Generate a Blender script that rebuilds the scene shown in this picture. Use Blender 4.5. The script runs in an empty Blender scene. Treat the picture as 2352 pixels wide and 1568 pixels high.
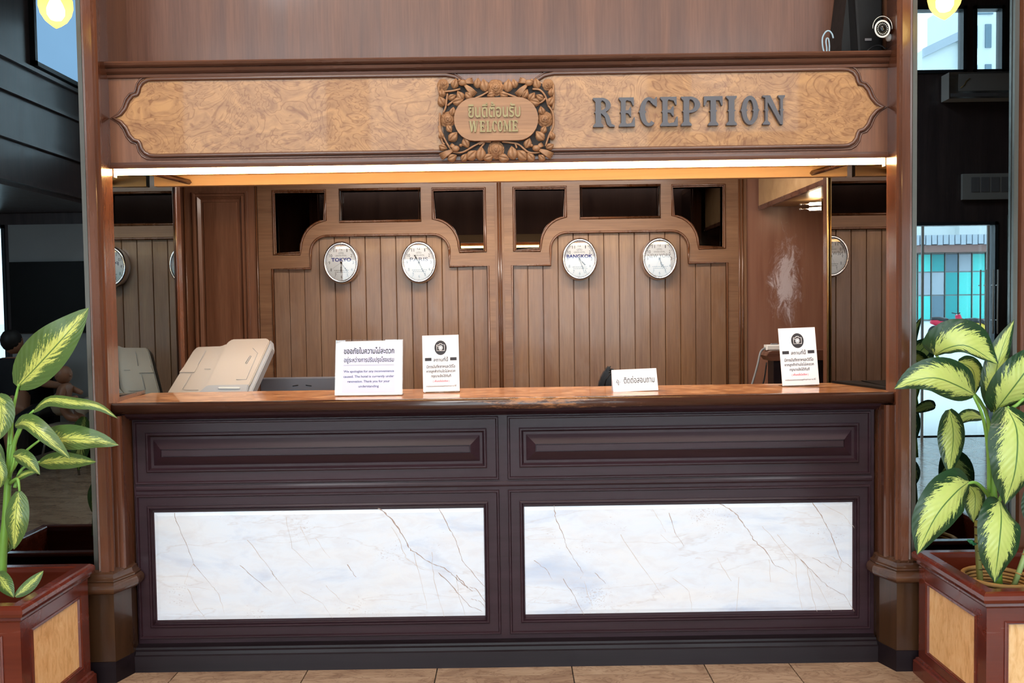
import bpy, bmesh, math, random
from mathutils import Vector, Matrix
random.seed(7)
PI = math.pi
SC = bpy.context.scene
COL = SC.collection
# ---------------------------------------------------------------- camera, sky, lights, exposure
W, H, F = 2352., 1568., 2010.
PITCH, ROLL, CH = math.atan(79 / F), 0.0145, 1.518
cam = bpy.data.cameras.new('camera'); camo = bpy.data.objects.new('camera', cam); COL.objects.link(camo)
cam.sensor_width = 36; cam.lens = F / W * 36; cam.clip_start = .05; cam.clip_end = 400
fwd = Vector((0, math.cos(PITCH), -math.sin(PITCH)))
up0 = Vector((0, math.sin(PITCH), math.cos(PITCH))); rt0 = Vector((1, 0, 0))
rt = rt0 * math.cos(ROLL) - up0 * math.sin(ROLL); up = rt0 * math.sin(ROLL) + up0 * math.cos(ROLL)
camo.matrix_world = Matrix(((rt.x, up.x, -fwd.x, 0), (rt.y, up.y, -fwd.y, 0), (rt.z, up.z, -fwd.z, CH), (0, 0, 0, 1)))
SC.camera = camo
world = bpy.data.worlds.new('sky'); SC.world = world; world.use_nodes = True
bg = world.node_tree.nodes['Background']; bg.inputs[0].default_value = (.80, .93, 1., 1); bg.inputs[1].default_value = 4.5
SC.view_settings.view_transform = 'Standard'; SC.view_settings.look = 'None'; SC.view_settings.gamma = 1
SC.view_settings.use_curve_mapping = False
SC.view_settings.exposure = .66
SC.cycles.max_bounces = 9; SC.cycles.diffuse_bounces = 4; SC.cycles.glossy_bounces = 5; SC.cycles.transparent_max_bounces = 12
SC.cycles.caustics_reflective = False; SC.cycles.caustics_refractive = False
SC.cycles.sample_clamp_indirect = 6
def area(name, loc, rot, sx, sy, power, col):
    l = bpy.data.lights.new(name, 'AREA'); l.shape = 'RECTANGLE'; l.size = sx; l.size_y = sy; l.energy = power; l.color = col
    o = bpy.data.objects.new(name, l); COL.objects.link(o); o.location = loc; o.rotation_euler = rot
    return o
area('lobby_ceiling_light', (-1.0, 1.2, 5.1), (math.radians(18), 0, 0), 2.4, .5, 58, (1, .84, .66))
area('lobby_ceiling_light', (1.6, 1.2, 5.1), (math.radians(18), 0, 0), 2.4, .5, 52, (1, .84, .66))
area('office_ceiling_light', (0, 5.1, 2.585), (math.radians(8), 0, 0), 2.6, .3, 46, (1, .89, .78))
area('lobby_rear_fill', (-5.2, 1.4, 2.55), (math.radians(-48), 0, 0), .9, .5, 42, (.9, .95, 1))  # added fill aimed at the rear alcove, placed outside the mirror's view
area('lobby_rear_fill', (-1.5, -.6, 5.1), (0, math.radians(-30), 0), 2.0, 1.0, 110, (.92, .96, 1))  # added fill, brightens the lobby walls reflected in the mirrors
area('lobby_rear_fill', (2.2, -.6, 5.1), (math.radians(-20), math.radians(30), 0), 2.0, 1.0, 110, (.92, .96, 1))  # second added fill for the reflected lobby, no fixture behind it

def at(px, py, Y):
    """world point seen at pixel px, py at depth Y"""
    x = px - W / 2; y = -(py - H / 2); c, s = math.cos(-ROLL), math.sin(-ROLL)
    x, y = x * c - y * s, x * s + y * c
    dy = F * math.cos(PITCH) + y * math.sin(PITCH); dz = -F * math.sin(PITCH) + y * math.cos(PITCH)
    t = Y / dy
    return Vector((x * t, Y, CH + dz * t))

# ---------------------------------------------------------------- materials
def lin(c):
    if isinstance(c, str): c = [int(c[i:i + 2], 16) for i in (0, 2, 4)]
    return tuple((v / 255 / 12.92 if v / 255 <= .04045 else ((v / 255 + .055) / 1.055) ** 2.4) for v in c) + (1,)
class N:
    def __init__(s, name):
        s.m = bpy.data.materials.new(name); s.m.use_nodes = True; s.t = s.m.node_tree
        s.p = s.t.nodes['Principled BSDF']; s.out = s.t.nodes['Material Output']
    def n(s, typ, **kw):
        nd = s.t.nodes.new('ShaderNode' + typ)
        for k, v in kw.items():
            if k.startswith('i_'): nd.inputs[k[2:].replace('_', ' ')].default_value = v
            elif k.startswith('n_'): nd.inputs[int(k[2:])].default_value = v
            else: setattr(nd, k, v)
        return nd
    def l(s, a, b): s.t.links.new(a, b)
    def ramp(s, src, stops, interp='LINEAR'):
        r = s.n('ValToRGB'); e = r.color_ramp; e.interpolation = interp
        while len(e.elements) < len(stops): e.elements.new(.5)
        for i, (p, c) in enumerate(stops):
            e.elements[i].position = p; e.elements[i].color = c
        s.l(src, r.inputs[0]); return r.outputs[0]
    def coords(s, scale, kind='Object'):
        tc = s.n('TexCoord'); mp = s.n('Mapping'); mp.inputs['Scale'].default_value = scale
        s.l(tc.outputs[kind], mp.inputs[0]); return mp.outputs[0]
    def noise(s, vec, scale, detail=4, rough=.55, dist=0):
        t = s.n('TexNoise'); t.inputs['Scale'].default_value = scale; t.inputs['Detail'].default_value = detail
        t.inputs['Roughness'].default_value = rough; t.inputs['Distortion'].default_value = dist
        s.l(vec, t.inputs['Vector']); return t.outputs['Fac']
    def math(s, op, a, b=None, c=None):
        m = s.n('Math', operation=op)
        for i, v in enumerate((a, b, c)):
            if v is None: continue
            if isinstance(v, (int, float)): m.inputs[i].default_value = v
            else: s.l(v, m.inputs[i])
        return m.outputs[0]
    def mix(s, f, a, b, mode='MIX'):
        m = s.n('MixRGB', blend_type=mode)
        for i, v in enumerate((f, a, b)):
            if isinstance(v, (int, float)): m.inputs[i].default_value = v
            elif isinstance(v, tuple): m.inputs[i].default_value = v
            else: s.l(v, m.inputs[i])
        return m.outputs[0]
    def bump(s, h, strength, dist=.002):
        b = s.n('Bump'); b.inputs['Strength'].default_value = strength; b.inputs['Distance'].default_value = dist
        s.l(h, b.inputs['Height']); s.l(b.outputs[0], s.p.inputs['Normal'])
def plain(name, c, rough=.5, metal=0, coat=0, spec=.5):
    n = N(name); n.p.inputs['Base Color'].default_value = lin(c); n.p.inputs['Roughness'].default_value = rough
    n.p.inputs['Metallic'].default_value = metal; n.p.inputs['Coat Weight'].default_value = coat; n.p.inputs['Specular IOR Level'].default_value = spec
    v = n.noise(n.coords((1, 1, 1)), 30, 3); n.l(n.math('MULTIPLY_ADD', v, .12, rough - .06), n.p.inputs['Roughness'])
    return n.m
def emit(name, c, st):
    n = N(name); e = n.n('Emission'); e.inputs[0].default_value = lin(c); e.inputs[1].default_value = st
    n.l(e.outputs[0], n.out.inputs[0]); return n.m
def wood(name, dark, light, axis='z', rough=.35, coat=.25, rnd=.0, spec=.5, stain=None, fa=1.5):
    n = N(name); sc = {'z': (9, 9, .55), 'x': (.55, 9, 9), 'y': (9, .55, 9)}[axis]
    v = n.coords(sc); big = n.noise(v, 1.3, 5, .6, .6)
    sf = {'z': (130, 130, 5), 'x': (5, 130, 130), 'y': (130, 5, 130)}[axis]
    fine = n.noise(n.coords(sf), 1.0, 3, .6)
    cl = n.ramp(big, [(.3, lin(dark)), (.7, lin(light))])
    cl = n.mix(n.math('MULTIPLY', n.math('SUBTRACT', fine, .40), fa), cl, n.mix(1., cl, (.52, .46, .42, 1), 'MULTIPLY'))
    if rnd:
        oi = n.n('ObjectInfo'); hs = n.n('HueSaturation'); n.l(cl, hs.inputs['Color'])
        n.l(n.math('MULTIPLY_ADD', oi.outputs['Random'], rnd, 1 - rnd / 2), hs.inputs['Value'])
        n.l(n.math('MULTIPLY_ADD', oi.outputs['Random'], -.25, 1.1), hs.inputs['Saturation']); cl = hs.outputs[0]
    if stain:
        g = n.noise(n.coords((1.2, 1, .5)), 2.6, 6, .65, .4); cl = n.mix(n.ramp(g, [(.52, (0, 0, 0, 1)), (.7, (stain[1],) * 3 + (1,))]), cl, lin(stain[0]))
    n.l(cl, n.p.inputs['Base Color']); n.p.inputs['Coat Weight'].default_value = coat; n.p.inputs['Coat Roughness'].default_value = .12
    n.p.inputs['Specular IOR Level'].default_value = spec
    n.l(n.math('MULTIPLY_ADD', big, .25, rough - .12), n.p.inputs['Roughness']); n.bump(fine, .1 * fa, .0012)
    return n.m
M = {}
M['ply'] = wood('plywood', '5f3d31', '7c5341', 'z', .42, .15)
M['fascia'] = wood('fascia_veneer', '6e4633', '8c5e44', 'z', .36, .3)
M['mold'] = wood('moulding_wood', '4f3127', '704937', 'x', .28, .4, fa=.7)
M['column'] = wood('column_wood', '532f1f', '764831', 'z', .26, .5, fa=.8)
M['columnbase'] = wood('column_base_wood', '342012', '482e1b', 'z', .3, .35, fa=.7)
M['basemould'] = wood('pedestal_moulding_wood', '43291b', '5f3f2b', 'x', .24, .45, fa=.5)
M['bead'] = wood('beadboard', '745440', '8d6b50', 'z', .38, .25, .12, stain=('8a7468', .5))
M['frame'] = wood('wall_frame', '75523b', '8c684c', 'x', .38, .2)
M['framez'] = wood('wall_frame_upright', '75523b', '8a6549', 'z', .38, .2)
M['door'] = wood('panel_wood', '6e4733', '8a6049', 'z', .36, .25)
M['edge'] = wood('edge_bead', '56341f', '764b30', 'z', .28, .4)
M['dark'] = wood('dark_lacquer', '28171d', '38242b', 'x', .34, .08, spec=.22, fa=.9)
M['darkbase'] = wood('dark_plinth', '171013', '231a1e', 'x', .36, .05, spec=.18, fa=.7)
M['planter'] = wood('red_lacquer', '581f12', '6c2b1a', 'x', .24, .4, fa=0.)
M['carve'] = wood('carved_teak', '966a4a', 'b5865f', 'x', .5, .0)
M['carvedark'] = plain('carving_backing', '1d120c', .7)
M['void'] = plain('unlit_void', '070504', .8)
M['letter'] = plain('grey_letter', '58555a', .45)
M['goldletter'] = plain('dull_brass_letter', '9a8a60', .5, .2)
M['brass'] = plain('pale_brass', 'c9ab74', .3, .8)
M['steel'] = plain('steel_trim', '77736c', .32, .8)
M['chrome'] = plain('chrome', 'eeeef2', .2, 1)
M['white'] = plain('white_paper', 'e9e9ee', .6)
M['whitep'] = plain('white_plastic', 'dcdcda', .4)
M['black'] = plain('black_plastic', '0c0c0d', .42, spec=.25)
M['ink'] = plain('black_ink', '262228', .6)
M['blueink'] = plain('slate_ink', '3f4669', .6)
M['blue'] = plain('royal_blue_ink', '22358c', .6)
M['redink'] = plain('red_ink', 'd25a72', .6)
M['greyink'] = plain('grey_ink', '77777c', .6)
M['lilac'] = plain('lilac_paper', 'cfd2f0', .6)
M['beige'] = plain('beige_plastic', 'b7b1aa', .45)
M['beige2'] = plain('grey_plastic', '9ea4ac', .45)
M['greymat'] = plain('grey_shell', '5c5d66', .45)
M['leather'] = plain('black_leather', '191a1d', .35)
M['grille'] = plain('speaker_grille', '0e0e10', .6, spec=.25)
M['dial'] = plain('dial_white', 'f8fbff', .6)
M['teal'] = plain('teal_glazing', '54d8cf', .2)
M['tealdark'] = plain('teal_glazing_dark', '2f9fa0', .2)  # darker teal, dealt to panes at random
M['concrete'] = plain('pale_concrete', 'dadddc', .8)
M['plaster'] = plain('pale_plaster', 'a3a3a3', .7)
M['tower'] = plain('tower_plaster', 'd6dcdc', .8)
M['winglass'] = plain('far_window', '67808f', .2)
M['eave'] = plain('eave_sheet', 'a9b3bd', .6)
M['eavebrown'] = plain('eave_brown', '8a6a62', .7)
M['lobbywall'] = wood('lobby_dark_wood', '41383b', '5a4c4b', 'z', .35, .2)
M['screen'] = plain('black_screen', '060607', .15)
M['skin'] = plain('skin', '9a6a50', .5)
M['hair'] = plain('hair', '120d0b', .6)
M['shirt'] = plain('dark_shirt', '101117', .8)
M['navy'] = plain('navy_cloth', '1c2244', .8)
M['cream'] = plain('cream_fabric', '9c8c78', .8)
M['red'] = plain('scooter_red', 'c2123a', .3)
M['rubber'] = plain('rubber', '1a1a1c', .7)
M['yellow'] = plain('scooter_yellow', 'd8b83c', .4)
M['ceil'] = plain('ceiling_paint', 'c9b8a2', .8)
M['stalk'] = plain('green_stalk', '6f9a3c', .4)
M['petiole'] = plain('petiole', '7fae4e', .4)
M['oldstalk'] = plain('ringed_stalk', '7a7a3e', .6)
M['bamboo'] = plain('bamboo', '9db574', .45)
M['basket'] = plain('woven_cane', 'b48a52', .7)
M['soil'] = plain('soil', '3b2416', .9)
M['ribbon'] = plain('green_ribbon', '2f8a63', .5)
M['cable'] = plain('pale_blue_cable', '9fb9c9', .5)
M['greycable'] = plain('grey_cable', '77797c', .5)
M['led'] = emit('led_tube_glow', 'ffcf86', 34)
M['skywindow'] = emit('sky_lit_window', 'a8cdf0', 1.6)
M['framedark'] = plain('dark_frame', '30363c', .4)
M['bulb'] = emit('bulb_glow', 'ffe9b0', 9)
M['lamphot'] = emit('spot_bulb', 'ffe6c0', 13)
# tinted mirrors
def mirror(name, c, r=0.0):
    n = N(name); n.p.inputs['Base Color'].default_value = lin(c); n.p.inputs['Metallic'].default_value = 1
    n.p.inputs['Roughness'].default_value = r
    g = n.noise(n.coords((1, 1, 1)), 4, 3); n.l(n.mix(n.math('MULTIPLY', g, .15), lin(c), (.02, .02, .02, 1)), n.p.inputs['Base Color'])
    return n.m
M['mirror'] = mirror('tinted_mirror', '88989f')
M['sidemirror'] = mirror('smoked_mirror', '84969e')
M['sidemirror2'] = mirror('bronze_mirror', '857a72')
M['soffit'] = wood('soffit_wood', 'b08a60', 'c8a478', 'x', .4, .2, fa=.1)
def glass(name, tint=(1, 1, 1, 1), ior=1.5, boost=1.0):
    n = N(name); tr = n.n('BsdfTransparent'); tr.inputs[0].default_value = tint
    gl = n.n('BsdfGlossy'); gl.inputs[0].default_value = (1, 1, 1, 1); gl.inputs['Roughness'].default_value = .01
    fr = n.n('Fresnel'); fr.inputs[0].default_value = ior; mx = n.n('MixShader')
    n.l(n.math('MULTIPLY', fr.outputs[0], boost), mx.inputs[0]); n.l(tr.outputs[0], mx.inputs[1]); n.l(gl.outputs[0], mx.inputs[2]); n.l(mx.outputs[0], n.out.inputs[0])
    return n.m
M['glass'] = glass('clear_glass', boost=1.6)
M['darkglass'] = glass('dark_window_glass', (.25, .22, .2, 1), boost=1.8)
n = N('amber_globe_glass'); tl = n.n('BsdfTranslucent'); tl.inputs[0].default_value = (.78, .62, .26, 1); tr = n.n('BsdfTransparent'); tr.inputs[0].default_value = (1, .92, .6, 1)
mxx = n.n('MixShader'); mxx.inputs[0].default_value = .5; n.l(tr.outputs[0], mxx.inputs[1]); n.l(tl.outputs[0], mxx.inputs[2]); n.l(mxx.outputs[0], n.out.inputs[0]); M['bulbglass'] = n.m
# plywood with a pale mottled patch
n = N('pale_patch_plywood'); v = n.coords((9, 9, .6)); a = n.noise(v, 1.3, 5, .6, .6); cl = n.ramp(a, [(.3, lin('7a5040')), (.7, lin('936a57'))])
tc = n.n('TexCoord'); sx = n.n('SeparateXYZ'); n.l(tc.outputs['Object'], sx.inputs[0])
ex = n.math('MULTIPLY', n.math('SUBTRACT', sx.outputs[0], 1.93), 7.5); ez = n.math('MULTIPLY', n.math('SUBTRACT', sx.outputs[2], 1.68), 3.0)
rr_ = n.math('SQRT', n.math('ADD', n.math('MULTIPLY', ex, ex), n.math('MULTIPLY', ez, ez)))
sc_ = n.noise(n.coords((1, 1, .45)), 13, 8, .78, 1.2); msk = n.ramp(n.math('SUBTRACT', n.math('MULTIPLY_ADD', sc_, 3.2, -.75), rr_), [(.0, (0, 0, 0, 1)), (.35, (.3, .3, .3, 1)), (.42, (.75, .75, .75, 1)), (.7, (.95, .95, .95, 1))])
n.l(n.mix(msk, cl, lin('c9bcc0')), n.p.inputs['Base Color']); n.p.inputs['Roughness'].default_value = .35; M['paleply'] = n.m
# burl veneer
n = N('burl_veneer'); v = n.coords((1, 1, 1.5)); a = n.noise(v, 3.2, 3, .55, 1.6)
rings = n.math('FRACT', n.math('MULTIPLY', a, 15.)); ln = n.ramp(rings, [(0, (0, 0, 0, 1)), (.12, (1, 1, 1, 1)), (.8, (1, 1, 1, 1)), (1, (0, 0, 0, 1))])
b = n.noise(v, 9, 5, .6, 2.2); base = n.ramp(b, [(.32, lin('946640')), (.68, lin('bb8a58'))])
c = n.mix(n.math('SUBTRACT', 1., ln), base, n.mix(1., base, (.66, .56, .48, 1), 'MULTIPLY'))
sp = n.noise(v, 55, 2); c = n.mix(n.ramp(sp, [(.68, (0, 0, 0, 1)), (.74, (.5, .5, .5, 1))]), c, lin('7d4c2b'))
n.l(c, n.p.inputs['Base Color']); n.p.inputs['Roughness'].default_value = .4; n.p.inputs['Coat Weight'].default_value = .2
M['burl'] = n.m
# countertop laminate
n = N('countertop_laminate'); v = n.coords((1, 1.6, 1)); b = n.noise(v, 7, 6, .62, 1.2)
n.l(n.ramp(b, [(.34, lin('8a5531')), (.5, lin('b67b4c')), (.62, lin('dba678'))]), n.p.inputs['Base Color'])
n.p.inputs['Roughness'].default_value = .3; n.p.inputs['Coat Weight'].default_value = .55; n.p.inputs['Coat Roughness'].default_value = .04
M['ctop'] = n.m
# worn nosing
n = N('worn_nosing'); v = n.coords((.8, 6, 8)); b = n.noise(v, 1.5, 4); w_ = n.noise(n.coords((3, 8, 22)), 3.5, 7, .7)
g = n.ramp(b, [(.3, lin('35201a')), (.7, lin('4e3024'))])
sx = n.n('SeparateXYZ'); tc = n.n('TexCoord'); n.l(tc.outputs['Object'], sx.inputs[0])
mid = n.math('SUBTRACT', 1., n.math('MULTIPLY', n.math('ABSOLUTE', n.math('ADD', sx.outputs[0], -.15)), .8))
wear = n.ramp(n.math('MULTIPLY', w_, n.math('MAXIMUM', mid, .2)), [(.44, (0, 0, 0, 1)), (.52, (1, 1, 1, 1))])
n.l(n.mix(wear, g, lin('a06c44')), n.p.inputs['Base Color']); n.l(n.math('MULTIPLY_ADD', wear, .3, .22), n.p.inputs['Roughness']); n.p.inputs['Coat Weight'].default_value = .3
M['nosing'] = n.m
# marble slabs
n = N('white_marble'); v = n.coords((1, 1, 2.6)); a = n.noise(v, 2.2, 6, .6, .5); b = n.noise(v, 9, 6, .65, .6)
base = n.ramp(a, [(.25, lin('b9c6dd')), (.44, lin('dce2ec')), (.8, lin('e6e3e2'))])
base = n.mix(n.ramp(b, [(.45, (0, 0, 0, 1)), (.75, (.4, .4, .4, 1))]), base, lin('cdc7cb'))
mp = n.n('Mapping'); tc = n.n('TexCoord'); n.l(tc.outputs['Object'], mp.inputs[0]); mp.inputs['Rotation'].default_value = (0, math.radians(-33), 0); mp.inputs['Scale'].default_value = (.55, 1, 2.6)
r1 = n.noise(mp.outputs[0], 1.6, 6, .55, .3); vein = n.math('ABSOLUTE', n.math('SUBTRACT', r1, .5))
base = n.mix(n.ramp(vein, [(0, (.22, .22, .22, 1)), (.004, (.08, .08, .08, 1)), (.008, (0, 0, 0, 1))]), base, lin('b39a8e'))
pk = n.noise(n.coords((1, 1, 1.6)), 120, 2, .5); pk2 = n.noise(n.coords((1, 1, 1.4)), 4, 2)
base = n.mix(n.ramp(n.math('MULTIPLY', pk, pk2), [(.41, (0, 0, 0, 1)), (.46, (.35, .35, .35, 1))]), base, lin('a5857a'))
n.l(base, n.p.inputs['Base Color']); n.p.inputs['Roughness'].default_value = .22; n.p.inputs['Coat Weight'].default_value = .25
M['marble'] = n.m
M['vein'] = plain('marble_vein', 'a58c7f', .35)
M['veinlight'] = plain('marble_vein_faint', 'c6b8ae', .35)
# floor tile
n = N('brown_marble_tile'); oi = n.n('ObjectInfo'); ad = n.n('VectorMath', operation='ADD'); cb = n.n('CombineXYZ')
for i in range(3): n.l(n.math('MULTIPLY', oi.outputs['Random'], 37. + 11 * i), cb.inputs[i])
n.l(n.coords((1, 2.2, 1)), ad.inputs[0]); n.l(cb.outputs[0], ad.inputs[1])
a = n.noise(ad.outputs[0], 2.4, 7, .62, 1.4); b = n.noise(ad.outputs[0], 6, 5, .6, 1.8)
base = n.ramp(a, [(.3, lin('8a6a55')), (.5, lin('b08f74')), (.7, lin('c0a084'))])
base = n.mix(n.ramp(n.math('ABSOLUTE', n.math('SUBTRACT', b, .5)), [(0, (.45, .45, .45, 1)), (.05, (0, 0, 0, 1))]), base, lin('6e4c3c'))
n.l(base, n.p.inputs['Base Color']); n.p.inputs['Roughness'].default_value = .18; n.p.inputs['Coat Weight'].default_value = .3
M['tile'] = n.m
M['slate'] = plain('slate_cladding', '4a5655', .4)
M['grout'] = plain('grout', '3d332c', .8)
# planter burl insets
n = N('cream_bark_inset'); v = n.coords((22, 22, 7)); a = n.noise(v, 2.0, 5, .65, .8)
n.l(n.ramp(a, [(.3, lin('d29c60')), (.5, lin('ebbd84')), (.75, lin('f4cf9c'))]), n.p.inputs['Base Color']); n.p.inputs['Roughness'].default_value = .55
n.bump(a, .35, .004); M['inset'] = n.m
# leaves
def leafmat(name, b0, noise_amt, green, pale, streak):
    n = N(name); tc = n.n('TexCoord'); sx = n.n('SeparateXYZ'); n.l(tc.outputs['UV'], sx.inputs[0])
    u, vv = sx.outputs[0], sx.outputs[1]; a = n.math('ABSOLUTE', n.math('MULTIPLY_ADD', vv, 2., -1.))
    s = n.math('MULTIPLY_ADD', a, -.33, u); oi = n.n('ObjectInfo')
    cb = n.n('CombineXYZ'); n.l(n.math('MULTIPLY', s, streak), cb.inputs[0]); n.l(n.math('MULTIPLY', a, 2.2), cb.inputs[1])
    n.l(n.math('MULTIPLY_ADD', oi.outputs['Random'], 50., n.math('MULTIPLY', n.math('SIGN', n.math('SUBTRACT', vv, .5)), 7.)), cb.inputs[2])
    no = n.math('MULTIPLY_ADD', n.noise(cb.outputs[0], 1., 4, .6), .48, n.math('MULTIPLY', n.noise(cb.outputs[0], 3.3, 4, .7), .52))
    bu = n.math('MULTIPLY', n.math('POWER', n.math('SINE', n.math('MULTIPLY', n.math('MULTIPLY_ADD', u, .92, .02), PI)), .6), b0)
    d = n.math('SUBTRACT', n.math('ADD', bu, n.math('MULTIPLY', n.math('SUBTRACT', no, .5), noise_amt)), a)
    mask = n.ramp(d, [(.0, (0, 0, 0, 1)), (.03, (1, 1, 1, 1))])
    g2 = n.noise(tc.outputs['UV'], 6, 3); gcol = n.mix(g2, lin(green[0]), lin(green[1])); pcol = n.mix(g2, lin(pale[0]), lin(pale[1]))
    cl = n.mix(mask, gcol, pcol); rib = n.ramp(a, [(.018, (1, 1, 1, 1)), (.04, (0, 0, 0, 1))]); cl = n.mix(rib, cl, lin(green[2]))
    n.l(cl, n.p.inputs['Base Color']); n.p.inputs['Roughness'].default_value = .32; n.p.inputs['Coat Weight'].default_value = .12
    n.bump(n.math('SINE', n.math('MULTIPLY', s, 75.)), .25, .0015)
    tl = n.n('BsdfTranslucent'); n.l(cl, tl.inputs[0]); mx = n.n('MixShader'); mx.inputs[0].default_value = .22
    n.l(n.p.outputs[0], mx.inputs[1]); n.l(tl.outputs[0], mx.inputs[2]); n.l(mx.outputs[0], n.out.inputs[0])
    return n.m
M['leafr'] = leafmat('dieffenbachia_broad', .66, 2.1, ('1e3a22', '2e5230', '55803f'), ('d6e488', 'bfd76e'), 26.)
M['leafl'] = leafmat('dieffenbachia_slim', .33, 2.9, ('4d6638', '62803f', '5f7f3e'), ('dde27c', 'cdd766'), 30.)

# ---------------------------------------------------------------- mesh helpers
class MB:
    def __init__(s): s.v, s.f, s.uv, s.sm = [], [], [], []
    def add(s, vs, fs, smooth=False):
        o = len(s.v); s.v += [tuple(v) for v in vs]; s.f += [tuple(i + o for i in f) for f in fs]; s.sm += [smooth] * len(fs); return s
    def box(s, x0, x1, y0, y1, z0, z1):
        return s.add([(x0, y0, z0), (x1, y0, z0), (x1, y1, z0), (x0, y1, z0), (x0, y0, z1), (x1, y0, z1), (x1, y1, z1), (x0, y1, z1)],
                     [(0, 3, 2, 1), (4, 5, 6, 7), (0, 1, 5, 4), (1, 2, 6, 5), (2, 3, 7, 6), (3, 0, 4, 7)])
    def bbox(s, x0, x1, y0, y1, z0, z1, b):
        """box with bevelled front edges (front = low y)"""
        if x1 < x0: x0, x1 = x1, x0
        return s.loft([rect(x0, x1, z0, z1, 0, y1), rect(x0, x1, z0, z1, 0, y0 + b), rect(x0, x1, z0, z1, b, y0)], True)
    def loft(s, rings, cap=True, smooth=False, close=True, cap0=False):
        k = len(rings[0]); vs = [p for r in rings for p in r]; fs = []
        for i in range(len(rings) - 1):
            for j in range(k if close else k - 1):
                j2 = (j + 1) % k; fs.append((i * k + j, i * k + j2, (i + 1) * k + j2, (i + 1) * k + j))
        if cap: fs.append(tuple((len(rings) - 1) * k + j for j in range(k)))
        if cap0: fs.append(tuple(range(k))[::-1])
        return s.add(vs, fs, smooth)
    def prism(s, poly, y0, y1):
        """polygon of (x, z) from front y0 to back y1"""
        if sum(poly[i - 1][0] * poly[i][1] - poly[i][0] * poly[i - 1][1] for i in range(len(poly))) < 0: poly = poly[::-1]
        k = len(poly); vs = [(x, y0, z) for x, z in poly] + [(x, y1, z) for x, z in poly]
        fs = [tuple(range(k)), tuple(range(2 * k - 1, k - 1, -1))] + [((i + 1) % k, i, i + k, (i + 1) % k + k) for i in range(k)]
        return s.add(vs, fs)
    def prismz(s, poly, z0, z1, top=None):
        """polygon of (x, y) upright from z0 to z1"""
        if sum(poly[i - 1][0] * poly[i][1] - poly[i][0] * poly[i - 1][1] for i in range(len(poly))) < 0:
            poly = poly[::-1]; top = top[::-1] if top else None
        top = top or poly; k = len(poly); vs = [(x, y, z0) for x, y in poly] + [(x, y, z1) for x, y in top]
        fs = [tuple(range(k))[::-1], tuple(range(k, 2 * k))] + [(i, (i + 1) % k, (i + 1) % k + k, i + k) for i in range(k)]
        return s.add(vs, fs)
    def tube(s, pts, r, seg=8, close=False, cap=True, sy=1.):
        pts = [Vector(p) for p in pts]; k = len(pts); rr = r if hasattr(r, '__len__') else [r] * k; rings = []; pn = None
        for i, p in enumerate(pts):
            a = pts[(i - 1) % k] if (close or i > 0) else p; b = pts[(i + 1) % k] if (close or i < k - 1) else p
            d = (b - a).normalized()
            if pn is None:
                pn = d.cross(Vector((0, 1, 0)));
                if pn.length < .05: pn = d.cross(Vector((1, 0, 0)))
            nn = (pn - d * pn.dot(d)).normalized(); pn = nn; bb = d.cross(nn)
            rings.append([p + (nn * math.cos(2 * PI * j / seg) + bb * math.sin(2 * PI * j / seg) * sy) * rr[i] for j in range(seg)])
        if close: rings.append(rings[0])
        return s.loft(rings, cap and not close, True, True, cap and not close)
    def lathe(s, prof, c, axis='z', seg=24, sx=1., cap=True):
        """prof of (r, h)"""
        rings = []
        for r, h in prof:
            ring = []
            for j in range(seg):
                a = 2 * PI * j / seg; u, w = r * math.cos(a), r * math.sin(a)
                ring.append((c[0] + u * sx, c[1] + w, c[2] + h) if axis == 'z' else ((c[0] + u * sx, c[1] - h, c[2] + w) if axis == 'y' else (c[0] + h, c[1] + u, c[2] + w)))
            rings.append(ring)
        return s.loft(rings, cap, True, True, cap)
    def ell(s, c, r, seg=12, rot=None):
        rings = []
        for i in range(1, seg // 2 + 1):
            th = PI * i / (seg // 2 + 1); ring = []
            for j in range(seg):
                a = 2 * PI * j / seg; v = Vector((r[0] * math.sin(th) * math.cos(a), r[1] * math.sin(th) * math.sin(a), r[2] * math.cos(th)))
                if rot: v.rotate(rot)
                ring.append(v + Vector(c))
            rings.append(ring)
        return s.loft(rings, True, True, True, True)
    def build(s, name, mat, parent=None, uv=None, mirror=None):
        me = bpy.data.meshes.new(name); me.from_pydata(s.v, [], s.f); me.polygons.foreach_set('use_smooth', s.sm)
        if uv:
            l = me.uv_layers.new(name='UVMap')
            for lp in me.loops: l.data[lp.index].uv = uv[lp.vertex_index]
        me.update(); return link(name, me, mat, parent)
def link(name, me, mat, parent=None):
    o = bpy.data.objects.new(name, me); COL.objects.link(o)
    if mat is not None:
        me.materials.clear(); me.materials.append(M[mat])
    if parent is not None:
        o.parent = parent
        w = parent.location.copy(); q = parent.parent
        while q: w += q.location; q = q.parent
        o.location = -w
    return o
def rect(x0, x1, z0, z1, ins, y): return [(x0 + ins, y, z0 + ins), (x1 - ins, y, z0 + ins), (x1 - ins, y, z1 - ins), (x0 + ins, y, z1 - ins)]
def frame(x0, x1, z0, z1, prof, cap=False, mb=None):
    """mitred frame: prof of (inset, y)"""
    mb = mb or MB(); return mb.loft([rect(x0, x1, z0, z1, i, y) for i, y in prof], cap)
def thing(name, label, cat, loc=(0, 0, 0), group=None):
    o = bpy.data.objects.new(name, None); COL.objects.link(o); o.location = loc; o.empty_display_size = .1
    o['label'] = label; o['category'] = cat
    if group: o['group'] = group
    return o
def tag(o, label, cat, group=None):
    o['label'] = label; o['category'] = cat
    if group: o['group'] = group
    return o
def struct(o): o['kind'] = 'structure'; return o
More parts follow.
